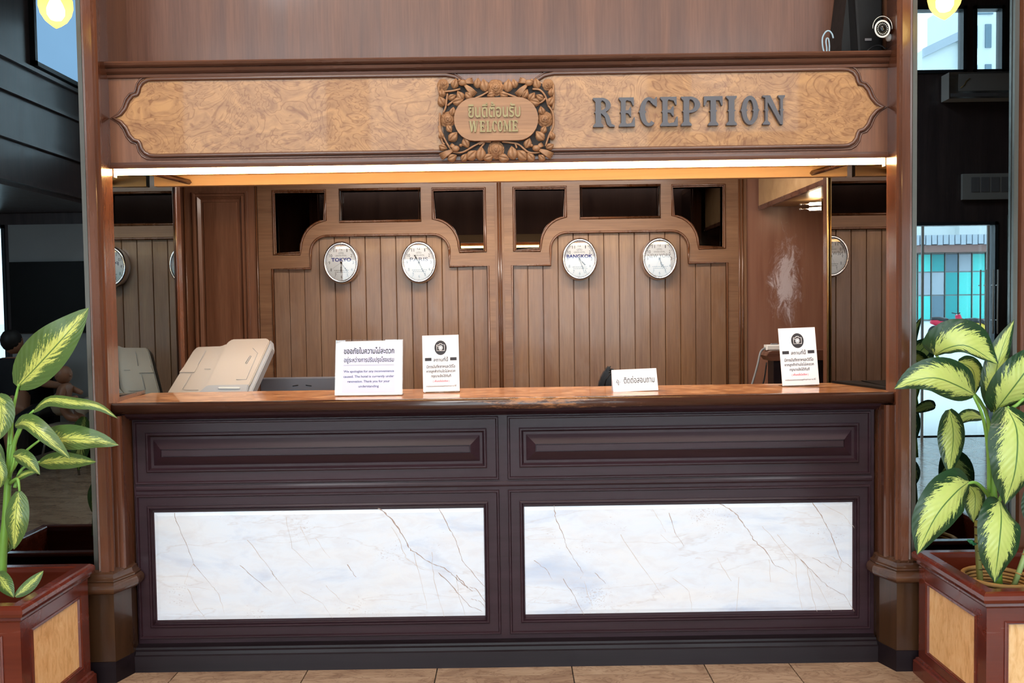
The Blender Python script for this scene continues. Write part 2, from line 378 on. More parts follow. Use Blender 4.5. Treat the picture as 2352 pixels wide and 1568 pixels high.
def catmull(pts, n=8):
    P = [Vector(p) for p in pts]; P = [2 * P[0] - P[1]] + P + [2 * P[-1] - P[-2]]; out = []
    for i in range(1, len(P) - 2):
        for j in range(n):
            t = j / n; out.append(.5 * ((2 * P[i]) + (P[i + 1] - P[i - 1]) * t + (2 * P[i - 1] - 5 * P[i] + 4 * P[i + 1] - P[i + 2]) * t * t + (3 * P[i] - P[i - 1] - 3 * P[i + 1] + P[i + 2]) * t ** 3))
    out.append(P[-2]); return out
def arc(cx, cz, r, a0, a1, n=8, rz=None):
    return [(cx + r * math.cos(math.radians(a0 + (a1 - a0) * i / n)), cz + (rz or r) * math.sin(math.radians(a0 + (a1 - a0) * i / n))) for i in range(n + 1)]
def sheet(outlines, yf, yb):
    """board with holes: outlines in (x, z), front at yf, back at yb -> mesh"""
    cu = bpy.data.curves.new('sheet', 'CURVE'); cu.dimensions = '2D'; cu.fill_mode = 'BOTH'; cu.extrude = abs(yb - yf) / 2
    for ol in outlines:
        sp = cu.splines.new('POLY'); sp.points.add(len(ol) - 1); sp.use_cyclic_u = True
        for i, (x, z) in enumerate(ol): sp.points[i].co = (x, z, 0, 1)
    o = bpy.data.objects.new('sheet', cu); COL.objects.link(o); dg = bpy.context.evaluated_depsgraph_get()
    me = bpy.data.meshes.new_from_object(o.evaluated_get(dg)); bpy.data.objects.remove(o)
    ym = (yf + yb) / 2
    for v in me.vertices: v.co = (v.co.x, ym - v.co.z, v.co.y)
    return me
TONES = '\u0e48\u0e49\u0e4a\u0e4b\u0e4c'; UPV = '\u0e31\u0e34\u0e35\u0e36\u0e37'
def _text(s, off, ext):
    cu = bpy.data.curves.new('txt', 'FONT'); cu.body = s; cu.size = 1; cu.offset = off; cu.extrude = ext; cu.resolution_u = 3
    o = bpy.data.objects.new('txt', cu); COL.objects.link(o); bpy.context.view_layer.update(); dg = bpy.context.evaluated_depsgraph_get()
    me = bpy.data.meshes.new_from_object(o.evaluated_get(dg)); bpy.data.objects.remove(o); return me
def lettering(name, s, mat, parent, c, width, height, off=0., ext=0., frm=None, lift=.0004, bold=0, raise_tone=True):
    """flat writing centred on c, fitted to width x height (metres); frm = (right, up, normal)"""
    base = ''; tones = []
    for i, ch in enumerate(s):
        if raise_tone and ch in TONES and i and s[i - 1] in UPV: tones.append((len(base), ch)); continue
        base += ch
    me = _text(base, off, ext); vs = [v.co.copy() for v in me.vertices]; fs = [tuple(p.vertices) for p in me.polygons]
    def wid(t): m_ = _text(t + 'l', 0, 0); r = max(v.co.x for v in m_.vertices); bpy.data.meshes.remove(m_); return r
    w0 = wid('') if tones else 0
    for k, ch in tones:
        tm = _text('\u0e19' + ch, off, ext); x0 = wid(base[:k]) - w0; xa = wid('\u0e19') - w0
        for p in tm.polygons: pass
        keep = [i for i, v in enumerate(tm.vertices) if v.co.y > .60]
        ks = set(keep); mp = {}
        for i in keep: mp[i] = len(vs); q = tm.vertices[i].co; vs.append(Vector((q.x - xa + x0, q.y + .20, q.z)))
        for p in tm.polygons:
            if all(i in ks for i in p.vertices): fs.append(tuple(mp[i] for i in p.vertices))
    par = list(range(len(vs)))
    def fd(i):
        while par[i] != i: par[i] = par[par[i]]; i = par[i]
        return i
    for f in fs:
        for i in f[1:]: par[fd(i)] = fd(f[0])
    isl = {}; lf = [isl.setdefault(fd(i), len(isl)) % 5 * (.00012 if ext else .00005) for i in range(len(vs))]
    xs = [v.x for v in vs]; ys = [v.y for v in vs]; x0, x1, y0, y1 = min(xs), max(xs), min(ys), max(ys)
    R, U, Nn = frm or (Vector((1, 0, 0)), Vector((0, 0, 1)), Vector((0, -1, 0)))
    kx, kz = width / (x1 - x0), height / (y1 - y0); C = Vector(c)
    out = [C + R * ((v.x - (x0 + x1) / 2) * kx) + U * ((v.y - (y0 + y1) / 2) * kz) + Nn * (lift + v.z + ext + lf[i_]) for i_, v in enumerate(vs)]
    mb = MB(); mb.add(out, fs); return mb.build(name, mat, parent)
def skin(name, pts, edges, mat, parent, sub=2):
    me = bpy.data.meshes.new(name); me.from_pydata([p[:3] for p in pts], edges, []); o = bpy.data.objects.new(name, me); COL.objects.link(o)
    o.modifiers.new('s', 'SKIN'); sv = me.skin_vertices[0].data
    for i, p in enumerate(pts): sv[i].radius = (p[3], p[3] if len(p) < 5 else p[4])
    sv[0].use_root = True; m = o.modifiers.new('u', 'SUBSURF'); m.levels = m.render_levels = sub
    dg = bpy.context.evaluated_depsgraph_get(); out = bpy.data.meshes.new_from_object(o.evaluated_get(dg)); bpy.data.objects.remove(o)
    for p in out.polygons: p.use_smooth = True
    return link(name, out, mat, parent)
SQ = .844      # the photograph is squeezed sideways: round things are this much narrower than tall
XC = -.0425    # middle line of the reception
def mx(x): return 2 * XC - x

# ---------------------------------------------------------------- the room
LX, YS = 6.4, -2.5                      # lobby half width, street wall
fl = struct(MB().box(-LX, LX, YS, 6.4, -.06, -.008).build('floor', 'grout'))
xs = [-6.4, -5.85, -5.3, -4.73, -4.18, -3.63, -3.08, -2.53, -1.98, -1.43, -.882, -.335, .232, .79, 1.148, 1.7, 2.25, 2.8, 3.36, 3.91, 4.46, 5.0, 5.56, 6.1, 6.4]
ys = [3.66, 3.555, 3.0, 2.44, 1.88, 1.32, .76, .2, -.36, -.92, -1.48, -2.04, -2.5]
for j in range(len(ys) - 1):
    for i in range(len(xs) - 1):
        g = .0025; o = MB().loft([[(xs[i] + g, ys[j + 1] + g, -.008), (xs[i + 1] - g, ys[j + 1] + g, -.008), (xs[i + 1] - g, ys[j] - g, -.008), (xs[i] + g, ys[j] - g, -.008)],
                                  [(xs[i] + g, ys[j + 1] + g, 0), (xs[i + 1] - g, ys[j + 1] + g, 0), (xs[i + 1] - g, ys[j] - g, 0), (xs[i] + g, ys[j] - g, 0)]]).build('tile', 'tile', fl)
struct(MB().box(-LX, LX, YS, 4.2, 5.15, 5.25).build('ceiling', 'ceil'))
struct(MB().box(-2.75, 2.75, 4.25, 6.5, 2.6, 2.66).build('ceiling', 'ply'))
# lobby side walls
wl = struct(MB().box(-LX - .1, -LX, YS, 3.6, 0, 5.15).build('wall_left', 'plaster'))
bh = MB().box(-6.4, -4.3, -2.4, 3.55, 2.62, 5.15)
for z in (2.66, 3.02, 3.42, 3.7): bh.box(-4.30, -4.26, -2.4, 3.55, z, z + .035)
bh.build('bulkhead', 'lobbywall', wl)
MB().box(-4.30, -4.27, -1.62, -.84, 3.8, 5.0).build('high_window', 'skywindow', wl)
fw = MB()
for a_ in ((-1.66, -1.62, 3.76, 5.04), (-.84, -.80, 3.76, 5.04), (-1.66, -.80, 3.76, 3.8)): fw.box(-4.30, -4.25, *a_)
fw.build('window_frame', 'framedark', wl)
struct(MB().box(LX, LX + .1, YS, 3.6, 0, 5.15).build('wall_right', 'lobbywall'))
# street wall behind the camera with its openings
openings = [(-6.3, -5.56, .95, 2.5), (-3.7, -.45, .0, 2.38), (-.25, 3.3, .0, 2.38), (4.1, 5.36, .0, 2.38), (-3.7, -2.0, 3.2, 4.75), (-1.6, 1.6, 3.2, 4.75), (2.0, 3.3, 3.4, 4.75), (4.3, 5.0, 4.0, 4.72), (5.08, 5.42, 4.0, 4.72)]
ws = struct(link('wall_street', sheet([[(-LX, 0), (LX, 0), (LX, 5.15), (-LX, 5.15)]] + [[(a, c), (b, c), (b, d), (a, d)] for a, b, c, d in openings], YS, YS - .16), 'lobbywall'))
for i, (a, b, c, d) in enumerate(openings):
    wn = MB(); w = .035; wn.box(a, a + w, YS - .1, YS + .02, c, d).box(b - w, b, YS - .1, YS + .02, c, d).box(a, b, YS - .1, YS + .02, d - w, d)
    if c > 0: wn.box(a, b, YS - .1, YS + .02, c, c + w)
    o = struct(wn.build('window_%d' % (i + 1) if c > 0 else 'door_%d' % (i + 1), 'framedark'))
    MB().box(a + w, b - w, YS - .05, YS - .045, c, d - w).build('pane', 'glass', o)
# glazing bars and pull handles of the right-hand door
d4 = thing('glass_door', 'glazed street door with paired steel pull handles, reflected in the right mirror', 'door', (4.9, YS, 0))
for x in (4.52, 5.24): MB().box(x - .012, x + .012, YS + .025, YS + .045, 0, 2.34).build('glazing_bar', 'whitep', d4)
for x in (5.13, 5.19, 5.27, 5.32):
    h = MB().tube([(x, YS + .09, 1.15), (x, YS + .09, 1.85)], .009).tube([(x, YS + .09, 1.68), (x, YS + .05, 1.68)], .006).tube([(x, YS + .09, 1.3), (x, YS + .05, 1.3)], .006); h.build('pull_handle', 'whitep', d4)
# the reception front plane beside the columns, and above the canopy
struct(MB().box(-LX, -1.74, 3.64, 3.74, 0, 5.15).build('wall_front', 'lobbywall'))
struct(MB().box(1.655, LX, 3.64, 3.74, 0, 5.15).build('wall_front', 'lobbywall'))
struct(MB().box(-1.72, 1.64, 3.96, 4.0, 2.2, 5.15).build('wall_upper', 'ply'))
struct(MB().box(-1.74, -1.70, 3.69, 3.97, 2.54, 5.15).build('wall_upper_left', 'door'))
struct(MB().box(1.60, 1.64, 3.69, 3.97, 2.54, 5.15).build('wall_upper_right', 'door'))
# partitions carrying the side mirrors
for s_, x in ((-1, -1.72), (1, 1.635)):
    struct(MB().box(min(x, x + s_ * .05), max(x, x + s_ * .05), 3.74, 4.52, 0, 2.6).build('wall_side_left' if s_ < 0 else 'wall_side_right', 'door'))
    struct(MB().box(min(x + s_ * .05, s_ * 2.75), max(x + s_ * .05, s_ * 2.75), 4.42, 4.47, 0, 2.6).build('wall_return_left' if s_ < 0 else 'wall_return_right', 'door'))
    struct(MB().box(min(s_ * 2.75, s_ * 2.8), max(s_ * 2.75, s_ * 2.8), 4.42, 6.4, 0, 2.6).build('wall_office_left' if s_ < 0 else 'wall_office_right', 'door'))

# ---------------------------------------------------------------- back wall of the office
YB = 6.15
wb = struct(MB().box(-2.75, 2.75, YB + .12, YB + .2, 0, 2.6).build('wall_back', 'void'))
def bay(x0, x1, flip, z0):
    """arched frame, three dark panes and the beadboard below; x0, x1 outline of the boarding"""
    zt = 2.033
    w = x1 - x0
    # boarding opening outline (x, z)
    a, b = x0 + .268, x1 - .268; sh = 1.808
    op = [(x0, .3), (x1, .3), (x1, sh), (b, sh), (b, 1.915)] + arc(b - .115, 1.915, .115, 0, 90, 8, zt - 1.915) + arc(a + .115, 1.915, .115, 90, 180, 8, zt - 1.915) + [(a, sh), (x0, sh)]
    pc = [(x0 + .478, 2.13), (x1 - .464, 2.13), (x1 - .464, 2.353), (x0 + .478, 2.353)]
    pl = [(x0 + .015, 1.909), (x0 + .197, 1.909)] + arc(x0 + .385, 1.935, .185, 178, 92, 8, .205) + [(x0 + .382, 2.35), (x0 + .015, 2.35)]
    pr = [(2 * (x0 + w / 2) - x, z) for x, z in pl]
    out = [(x0 - .095, .3 - .1), (x1 + .08, .3 - .1), (x1 + .08, 2.6), (x0 - .095, 2.6)]
    me = sheet([out, op, pc, pl, pr], YB - .01, YB + .06); link('arched_frame', me, 'frame', wb)
    for ol in (op, pc, pl, pr):
        bead = MB(); pts = [(x, YB - .012, z) for x, z in ol]; bead.tube(pts, .009, 6, True)
        cx = sum(p[0] for p in ol) / len(ol); cz = sum(p[1] for p in ol) / len(ol)
        ins = [(cx + (x - cx) * (1 - .018 / max(.05, abs(x - cx) + abs(z - cz))), YB - .004, cz + (z - cz) * (1 - .018 / max(.05, abs(x - cx) + abs(z - cz)))) for x, z in ol]
        if ol is not op: bead.tube(ins, .006, 6, True)
        bead.build('bead_moulding', 'edge', wb)
    for ol in (pc, pl, pr): MB().prism(ol, YB + .03, YB + .034).build('glass_pane', 'darkglass', wb)
    k = 14; pw = w / k
    for i in range(k):
        xa, xb = x0 + i * pw + .0012, x0 + (i + 1) * pw - .0012; c = (xa + xb) / 2
        def tp(q):
            if q < a or q > b: return sh
            if q < a + .115: return 1.915 + math.sqrt(max(0, 1 - ((a + .115 - q) / .115) ** 2)) * (zt - 1.915)
            if q > b - .115: return 1.915 + math.sqrt(max(0, 1 - ((q - b + .115) / .115) ** 2)) * (zt - 1.915)
            return zt
        top = max(tp(xa), tp(c), tp(xb)) + .02
        MB().bbox(xa, xb, YB + .012, YB + .03, .3, top, .0035).build('plank', 'bead', wb)
    MB().box(x0 - .05, x1 + .05, YB + .0305, YB + .05, .3, 1.83).build('backing_board', 'edge', wb)
bay(-1.668, -.160, 0, .3); bay(.010, 1.512, 1, .3)
for x in (-.085, -.068): MB().tube([(x, YB - .014, .2), (x, YB - .014, 2.6)], .007, 6).build('mullion_bead', 'edge', wb)
MB().box(-.11, -.045, YB - .014, YB + .05, .2, 2.6).build('mullion', 'framez', wb)
for x in (1.60, 1.622): MB().tube([(x, YB - .012, .2), (x, YB - .012, 2.6)], .008, 6).build('mullion_bead', 'edge', wb)
MB().box(1.59, 1.65, YB - .012, YB + .05, .2, 2.6).build('mullion', 'framez', wb)
MB().box(1.65, 2.75, YB, YB + .05, .2, 2.6).build('plywood_panel', 'paleply', wb)
for a_, b_, m_ in ((713, 719, 'greyink'), (1586, 1594, 'greyink'), (1600, 1618, 'slate')):
    MB().box(at(a_, 500, YB + .1).x, at(b_, 500, YB + .1).x, YB + .07, YB + .1, 1.86, 2.38).build('curtain_edge', m_, wb)
# panelled door-like section on the left
MB().box(-2.75, -1.763, YB, YB + .05, .2, 2.6).build('stile', 'door', wb)
frame(-2.215, -1.835, .3, 2.352, [(0, YB), (.0, YB - .02), (.012, YB - .02), (.018, YB - .01), (.03, YB - .01), (.036, YB - .022), (.055, YB - .004), (.072, YB - .004), (.076, YB - .012)], True).build('raised_panel', 'door', wb)
for x in (-2.275, -1.775, -1.745): MB().tube([(x, YB - .002, .2), (x, YB - .002, 2.6)], .007, 6).build('mullion_bead', 'edge', wb)
struct(MB().box(-2.7, 2.7, YB - .016, YB + .03, .0, .2).build('baseboard_back', 'door'))
# dark room behind the panes
# soffit box and plywood side at the right
sb = MB().box(1.73, 2.74, 4.56, YB - .03, 2.19, 2.6); struct(sb.build('trim_1', 'soffit'))
struct(MB().box(1.725, 1.75, 4.54, YB - .032, 2.165, 2.195).build('trim_2', 'mold'))

# side mirrors and their frames
for s_, x in ((-1, -1.72), (1, 1.635)):
    nm = 'left' if s_ < 0 else 'right'
    t = thing('wall_mirror', 'smoked mirror panel inside the reception opening, %s side' % nm, 'mirror', (x, 4.1, 1.1))
    MB().box(min(x, x - s_ * .006), max(x, x - s_ * .006), 3.74, 4.50, 1.0, 2.55).build('mirror_glass', 'sidemirror' if s_ < 0 else 'sidemirror2', t)
    tb = MB().box(min(x - s_ * .012, x + s_ * .06), max(x - s_ * .012, x + s_ * .06), 4.50, 4.56, 1.0, 2.6)
    for d in (.0, .022, .044): tb.tube([(x + s_ * (d - .01), 4.50 - .004, 1.), (x + s_ * (d - .01), 4.50 - .004, 2.6)], .007, 6)
    tb.build('end_moulding', 'column', t)
    if s_ > 0: MB().tube([(x - .012, 4.49, 1.), (x - .012, 4.49, 2.58)], .006, 6).build('brass_strip', 'brass', t)

# ---------------------------------------------------------------- columns
def prism_off(poly, d): return [(x + (d if x < 2 * 0 - 1e9 else 0), y) for x, y in poly]
def column(label, s_, x_out=None):
    fx = (lambda x: x) if s_ < 0 else mx
    t = thing('column', label, 'column', (fx(-1.68), 3.6, 0))
    P = lambda pts: [(fx(x), y) for x, y in pts]
    MB().prismz(P([(-1.715, 3.70), (-1.715, 3.565), (-1.710, 3.558), (-1.703, 3.562), (-1.699, 3.552), (-1.668, 3.552), (-1.664, 3.560), (-1.656, 3.556), (-1.650, 3.563), (-1.652, 3.58), (-1.660, 3.60), (-1.668, 3.70)]), .45, 5.15).build('shaft', 'column', t)
    MB().prismz(P([(-1.668, 3.72), (-1.668, 3.60), (-1.648, 3.60), (-1.644, 3.61), (-1.630, 3.61), (-1.626, 3.62), (-1.626, 3.72)]), .45, 1.09).build('inner_shaft', 'column', t)
    MB().prismz(P([(-1.735, 3.64), (-1.735, 3.568), (-1.717, 3.568), (-1.717, 3.64)]), .42, 5.15).build('metal_edge_strip', 'steel', t)
    def base(d): return P([(-1.86 - d, 3.69), (-1.86 - d, 3.545 - d), (-1.648 + d * .5, 3.545 - d), (-1.617 + d, 3.64 - d * .3), (-1.617 + d, 3.69)])
    MB().prismz(base(0), .085, .385).build('pedestal', 'columnbase', t)
    mo = MB(); zs = [(.395 + .027 * math.sin(math.radians(a_)), .010 + .026 * math.cos(math.radians(a_))) for a_ in range(-90, 91, 15)] + [(.4225, .020), (.428, .020), (.432, .013), (.437, .009), (.443, .007), (.450, .006), (.456, -.008), (.462, -.026)]
    mo.loft([[(x, y, z) for x, y in (base(d) if s_ < 0 else base(d)[::-1])] for z, d in zs], True)
    mo.build('pedestal_moulding', 'basemould', t)
    MB().prismz(base(.008), 0, .085, base(.004)).build('plinth', 'darkbase', t)
    return t
column('left reddish wooden column framing the reception counter', -1)
column('right reddish wooden column framing the reception counter', 1)
for x, lb in ((2.06, 'narrow wooden column at the right edge of the photograph'),):
    t = thing('column', lb, 'column', (x, 3.6, 0))
    MB().prismz([(x, 3.70), (x, 3.57), (x + .006, 3.552), (x + .05, 3.552), (x + .056, 3.56), (x + .1, 3.56), (x + .1, 3.7)], .0, 5.15).build('shaft', 'column', t)
    MB().box(x - .018, x - .001, 3.565, 3.63, .42, 5.15).build('metal_edge_strip', 'steel', t)

# tinted mirrors outside the columns
for s_ in (-1, 1):
    x0, x1 = (-2.5, -1.736) if s_ < 0 else (1.652, 2.04)
    t = thing('wall_mirror', 'tall dark tinted mirror outside the %s reception column, reflecting the lobby' % ('left' if s_ < 0 else 'right'), 'mirror', ((x0 + x1) / 2, 3.6, .42))
    MB().box(x0, x1, 3.585, 3.592, .43, 5.1).build('mirror_glass', 'mirror', t)
    MB().box(x0, x1, 3.57, 3.63, .395, .43).box(x0, x1, 3.592, 3.635, .4, 5.12).build('mirror_backing', 'darkbase', t)

# ---------------------------------------------------------------- canopy board over the counter
FX0, FX1, FZ0, FZ1, FY = -1.695, 1.61, 2.124, 2.552, 3.69
t = thing('canopy', 'long wooden canopy board with burl inlay above the counter', 'canopy', (XC, 3.8, FZ0))
MB().box(FX0, FX1, FY, FY + .03, FZ0, FZ1 - .02).build('fascia_board', 'fascia', t)
MB().box(FX0, FX1, FY + .03, 4.24, 2.165, 2.19).box(FX0, FX1, 4.20, 4.24, 2.118, 2.165).build('soffit', 'soffit', t)
MB().box(FX0 + .02, FX1 - .02, FY + .04, 3.955, 2.50, 2.53).build('shelf', 'mold', t)
co = MB(); pr = [(FY + .01, FZ1 - .062), (FY - .010, FZ1 - .058), (FY - .014, FZ1 - .048), (FY - .006, FZ1 - .044), (FY - .022, FZ1 - .036), (FY - .03, FZ1 - .026), (FY - .022, FZ1 - .022), (FY - .040, FZ1 - .014), (FY - .046, FZ1 - .006), (FY - .042, FZ1), (FY + .06, FZ1), (FY + .06, FZ1 - .062)]
co.loft([[(FX0 - (.0), y, z) for y, z in pr], [(FX1, y, z) for y, z in pr]], True, False, True, True); co.build('cornice', 'mold', t)
lo = MB(); pr = [(FY + .01, FZ0 - .006), (FY - .012, FZ0 - .006), (FY - .016, FZ0 + .004), (FY - .008, FZ0 + .010), (FY - .010, FZ0 + .02), (FY + .01, FZ0 + .024)]
lo.loft([[(FX0, y, z) for y, z in pr], [(FX1, y, z) for y, z in pr]], True, False, True, True); lo.build('lower_moulding', 'mold', t)
for s_ in (-1, 1):   # mitred returns of the soffit trim at both ends
    x = FX0 + .01 if s_ < 0 else FX1 - .01
    MB().tube([(x, 3.76, 2.155), (x - s_ * .16, 4.2, 2.135)], .012, 4).build('soffit_trim', 'mold', t)
zc = 2.329
ox = [(0, 0), (.03, .016), (.05, .04), (.064, .072), (.082, .092), (.102, .097), (.107, .108), (.112, .128), (.126, .146), (.146, .156), (.17, .158)]
L = [(-1.648 + x, zc + z) for x, z in ox]; R = [(1.563 - x, zc + z) for x, z in ox][::-1]
top = L + [(-.26, zc + .158), (-.22, zc + .150), (-.195, zc + .132), (-.16, zc + .112), (.09, zc + .112), (.12, zc + .132), (.15, zc + .150), (.19, zc + .158)] + R
ol = top + [(x, 2 * zc - z) for x, z in (L + R)][::-1][1:-1]
pm = MB().prism(ol, FY - .003, FY + .01); pm.build('burl_panel', 'burl', t)
bd = MB().tube([(x, FY - .005, z) for x, z in ol], .0085, 8, True)
bd.tube([((x - XC) * (1 + .009) + XC, FY - .001, zc + (z - zc) * 1.09) for x, z in ol], .0045, 6, True); bd.build('burl_moulding', 'mold', t)
led = thing('light_tube', 'warm white LED tube glowing along the underside of the canopy', 'light', (XC, 3.76, 2.10))
MB().tube([(FX0 + .015, 3.742, 2.112), (FX1 - .015, 3.742, 2.112)], .0115, 10).build('tube', 'led', led)
for x in (FX0 + .006, FX1 - .02): MB().box(x, x + .014, 3.73, 3.76, 2.092, 2.164).build('end_socket', 'whitep', led)

# ---------------------------------------------------------------- slab-serif letters drawn as outlines
T_ = .085
def stem(a, b, s=.09, t=T_, spur=.045, tops=True, bots=True):
    r = []
    r += [(a - s, 0), (b + s, 0), (b + s, t * .6), (b, t * 1.7)] if bots else [(a, 0), (b, 0)]
    r += [(b, .46), (b + spur, .5), (b, .54)]
    r += [(b, 1 - 1.7 * t), (b + s, 1 - .6 * t), (b + s, 1), (a - s, 1), (a - s, 1 - .6 * t), (a, 1 - 1.7 * t)] if tops else [(b, 1), (a, 1)]
    r += [(a, .54), (a - spur, .5), (a, .46)]
    if bots: r += [(a, 1.7 * t), (a - s, .6 * t)]
    return r
def eb_(cx, cy, rx, ry, ix, iy, a0, a1, n=18):
    o = arc(cx, cy, rx, a0, a1, n, ry); i = arc(cx, cy, ix, a0, a1, n, iy); return [[o[k], o[k + 1], i[k + 1], i[k]] for k in range(n)]
GLY = {
 'R': [stem(.1, .3)] + eb_(.3, .745, .36, .255, .18, .17, -90, 90) + [[(.34, .5), (.48, .52), (.60, .36), (.68, .1), (.80, .05), (.80, 0), (.62, 0), (.52, .08), (.44, .34), (.3, .47)]],
 'E': [stem(.1, .3), [(.28, 1), (.66, 1), (.66, .72), (.62, .72), (.54, .87), (.28, .92)], [(.28, 0), (.70, 0), (.70, .32), (.66, .32), (.56, .13), (.28, .08)], [(.28, .55), (.42, .57), (.5, .68), (.54, .68), (.54, .34), (.5, .34), (.42, .45), (.28, .47)]],
 'C': eb_(.38, .5, .36, .5, .15, .39, 48, 308) + [[(.52, .76), (.68, .66), (.70, .68), (.70, 1), (.66, 1), (.60, .92), (.46, .96)], [(.02, .55), (-.03, .5), (.02, .45)], [(.22, .55), (.28, .5), (.22, .45)]],
 'P': [stem(.1, .3)] + eb_(.3, .72, .40, .28, .20, .19, -90, 90),
 'T': [stem(.25, .45, .09, T_, .045, False), [(0, 1), (.70, 1), (.70, .68), (.66, .68), (.58, .86), (.12, .86), (.04, .68), (0, .68)]],
 'I': [stem(.1, .3)],
 'O': eb_(.38, .5, .36, .5, .15, .36, 0, 360, 28) + [[(.02, .56), (-.03, .5), (.02, .44)], [(.74, .44), (.79, .5), (.74, .56)], [(.22, .55), (.28, .5), (.22, .45)], [(.54, .45), (.48, .5), (.54, .55)]],
 'N': [stem(.1, .19, .09, T_, .04, False), stem(.66, .75, .08, T_, .04, True, False), [(0, 1), (.28, 1), (.75, .10), (.75, 0), (.66, 0), (.1, .92), (0, .95)]],
 'W': [[(.0, 1), (.24, 1), (.24, .95), (.38, .22), (.30, 0), (.22, 0), (.06, .95), (0, .95)], [(.30, 0), (.36, .1), (.52, .95), (.46, 1), (.22, .06)], [(.40, 1), (.62, 1), (.62, .95), (.72, .3), (.64, 0), (.56, 0), (.46, .95), (.4, .95)], [(.64, 0), (.72, 0), (.90, .95), (.96, .95), (.96, 1), (.76, 1), (.76, .95), (.83, .95)]],
 'L': [stem(.1, .3), [(.28, 0), (.66, 0), (.66, .36), (.62, .36), (.54, .13), (.28, .08)]],
 'M': [stem(.1, .19, .08, T_, .04, False), stem(.66, .86, .08, T_, .04, False), [(0, 1), (.26, 1), (.5, .34), (.46, .0), (.42, 0), (.14, .92), (0, .95)], [(.66, 1), (.94, 1), (.94, .94), (.86, .92), (.66, .92), (.48, .1), (.42, .1), (.5, .42)]],
}
def glyph(ch, x0, x1, z0, z1, yf, yb):
    ps = GLY[ch]; xs_ = [p[0] for g in ps for p in g]; a, b = min(xs_), max(xs_); m = MB()
    for gi, g in enumerate(ps): m.prism([(x0 + (p[0] - a) / (b - a) * (x1 - x0), z0 + p[1] * (z1 - z0)) for p in g], yf - gi * .00006, yb)
    return m
t = thing('lettering_sign', 'grey wooden letters reading RECEPTION on the canopy board', 'sign', (.75, 3.68, 2.26))
for ch, a, b in (('R', 260, 468), ('E', 510, 662), ('C', 697, 875), ('E', 908, 1075), ('P', 1108, 1292), ('T', 1328, 1508), ('I', 1543, 1645), ('O', 1680, 1862), ('N', 1893, 2108)):
    x0 = at(1300 + a / 4.2, 260, 3.675).x; x1 = at(1300 + b / 4.2, 260, 3.675).x
    glyph(ch, x0, x1, 2.260, 2.380, 3.668, 3.6875).build('letter', 'letter', t)

# ---------------------------------------------------------------- carved welcome plaque
PY = 3.66
def pq(zx, zy, y=PY): v = at(900 + zx / 4.704, 140 + zy / 4.704, y); return v.x, v.z
k_ = 3.66 / F / 4.704          # metres per crop pixel
pl = thing('carved_plaque', 'carved teak welcome plaque of roses and birds on the canopy', 'plaque', (XC, 3.67, 2.12))
bk = []
for q in [(510, 200), (1110, 190), (1750, 200), (1745, 640), (1750, 1040), (1130, 1060), (520, 1045), (515, 620)]: bk.append(pq(*q))
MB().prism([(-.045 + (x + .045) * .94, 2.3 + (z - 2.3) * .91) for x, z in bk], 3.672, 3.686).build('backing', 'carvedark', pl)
def rose(zx, zy, r, seed):
    random.seed(seed); x, z = pq(zx, zy); r *= k_; m = MB()
    for ring, (rr, n_, h) in enumerate(((1.0, 6, .0), (.72, 5, .007), (.46, 4, .013), (.24, 3, .018))):
        for i in range(n_):
            a = 2 * PI * i / n_ + ring * .6 + seed; cx, cz = x + math.cos(a) * r * rr * .52 * SQ ** .3, z + math.sin(a) * r * rr * .52
            m.ell((cx, PY + .008 - h, cz), (r * rr * .62, .0035, r * rr * .62), 12, Matrix.Rotation(-math.sin(a) * .42, 3, 'X') @ Matrix.Rotation(math.cos(a) * .42, 3, 'Z'))
    m.tube([(x + math.cos(q * .7) * r * .03 * q, PY - .017, z + math.sin(q * .7) * r * .03 * q) for q in range(1, 10)], .0014, 5)
    m.build('rose', 'carve', pl)
for i, q in enumerate(((550, 252, 62), (1690, 252, 62), (1120, 285, 92), (605, 625, 88), (1655, 625, 88), (1125, 955, 100))): rose(*q, i)
def cleaf(zx, zy, ln, ang, wd=.42, y=PY):
    x, z = pq(zx, zy); ln *= k_; a = math.radians(ang); d = (math.cos(a), math.sin(a)); p = (-d[1], d[0]); m = MB(); n_ = 10; rows = []
    for i in range(n_ + 1):
        t_ = i / n_; w = ln * wd * math.sin(PI * (t_ ** .85 * .985 + .008)) ** .8 * (1.04 if i % 2 else .96)
        c_ = (x + d[0] * ln * (t_ - .5), z + d[1] * ln * (t_ - .5)); h = .012 * math.sin(PI * t_)
        rows.append([(c_[0] + p[0] * w * s, yy, c_[1] + p[1] * w * s) for s, yy in ((-1, y + .014), (-.55, y + .002 - h), (-.06, y + .0 - h * .6), (0, y + .006 - h * .6), (.06, y - h * .6), (.55, y + .002 - h), (1, y + .014))])
    m.loft(rows, False, True, False); m.build('carved_leaf', 'carve', pl)
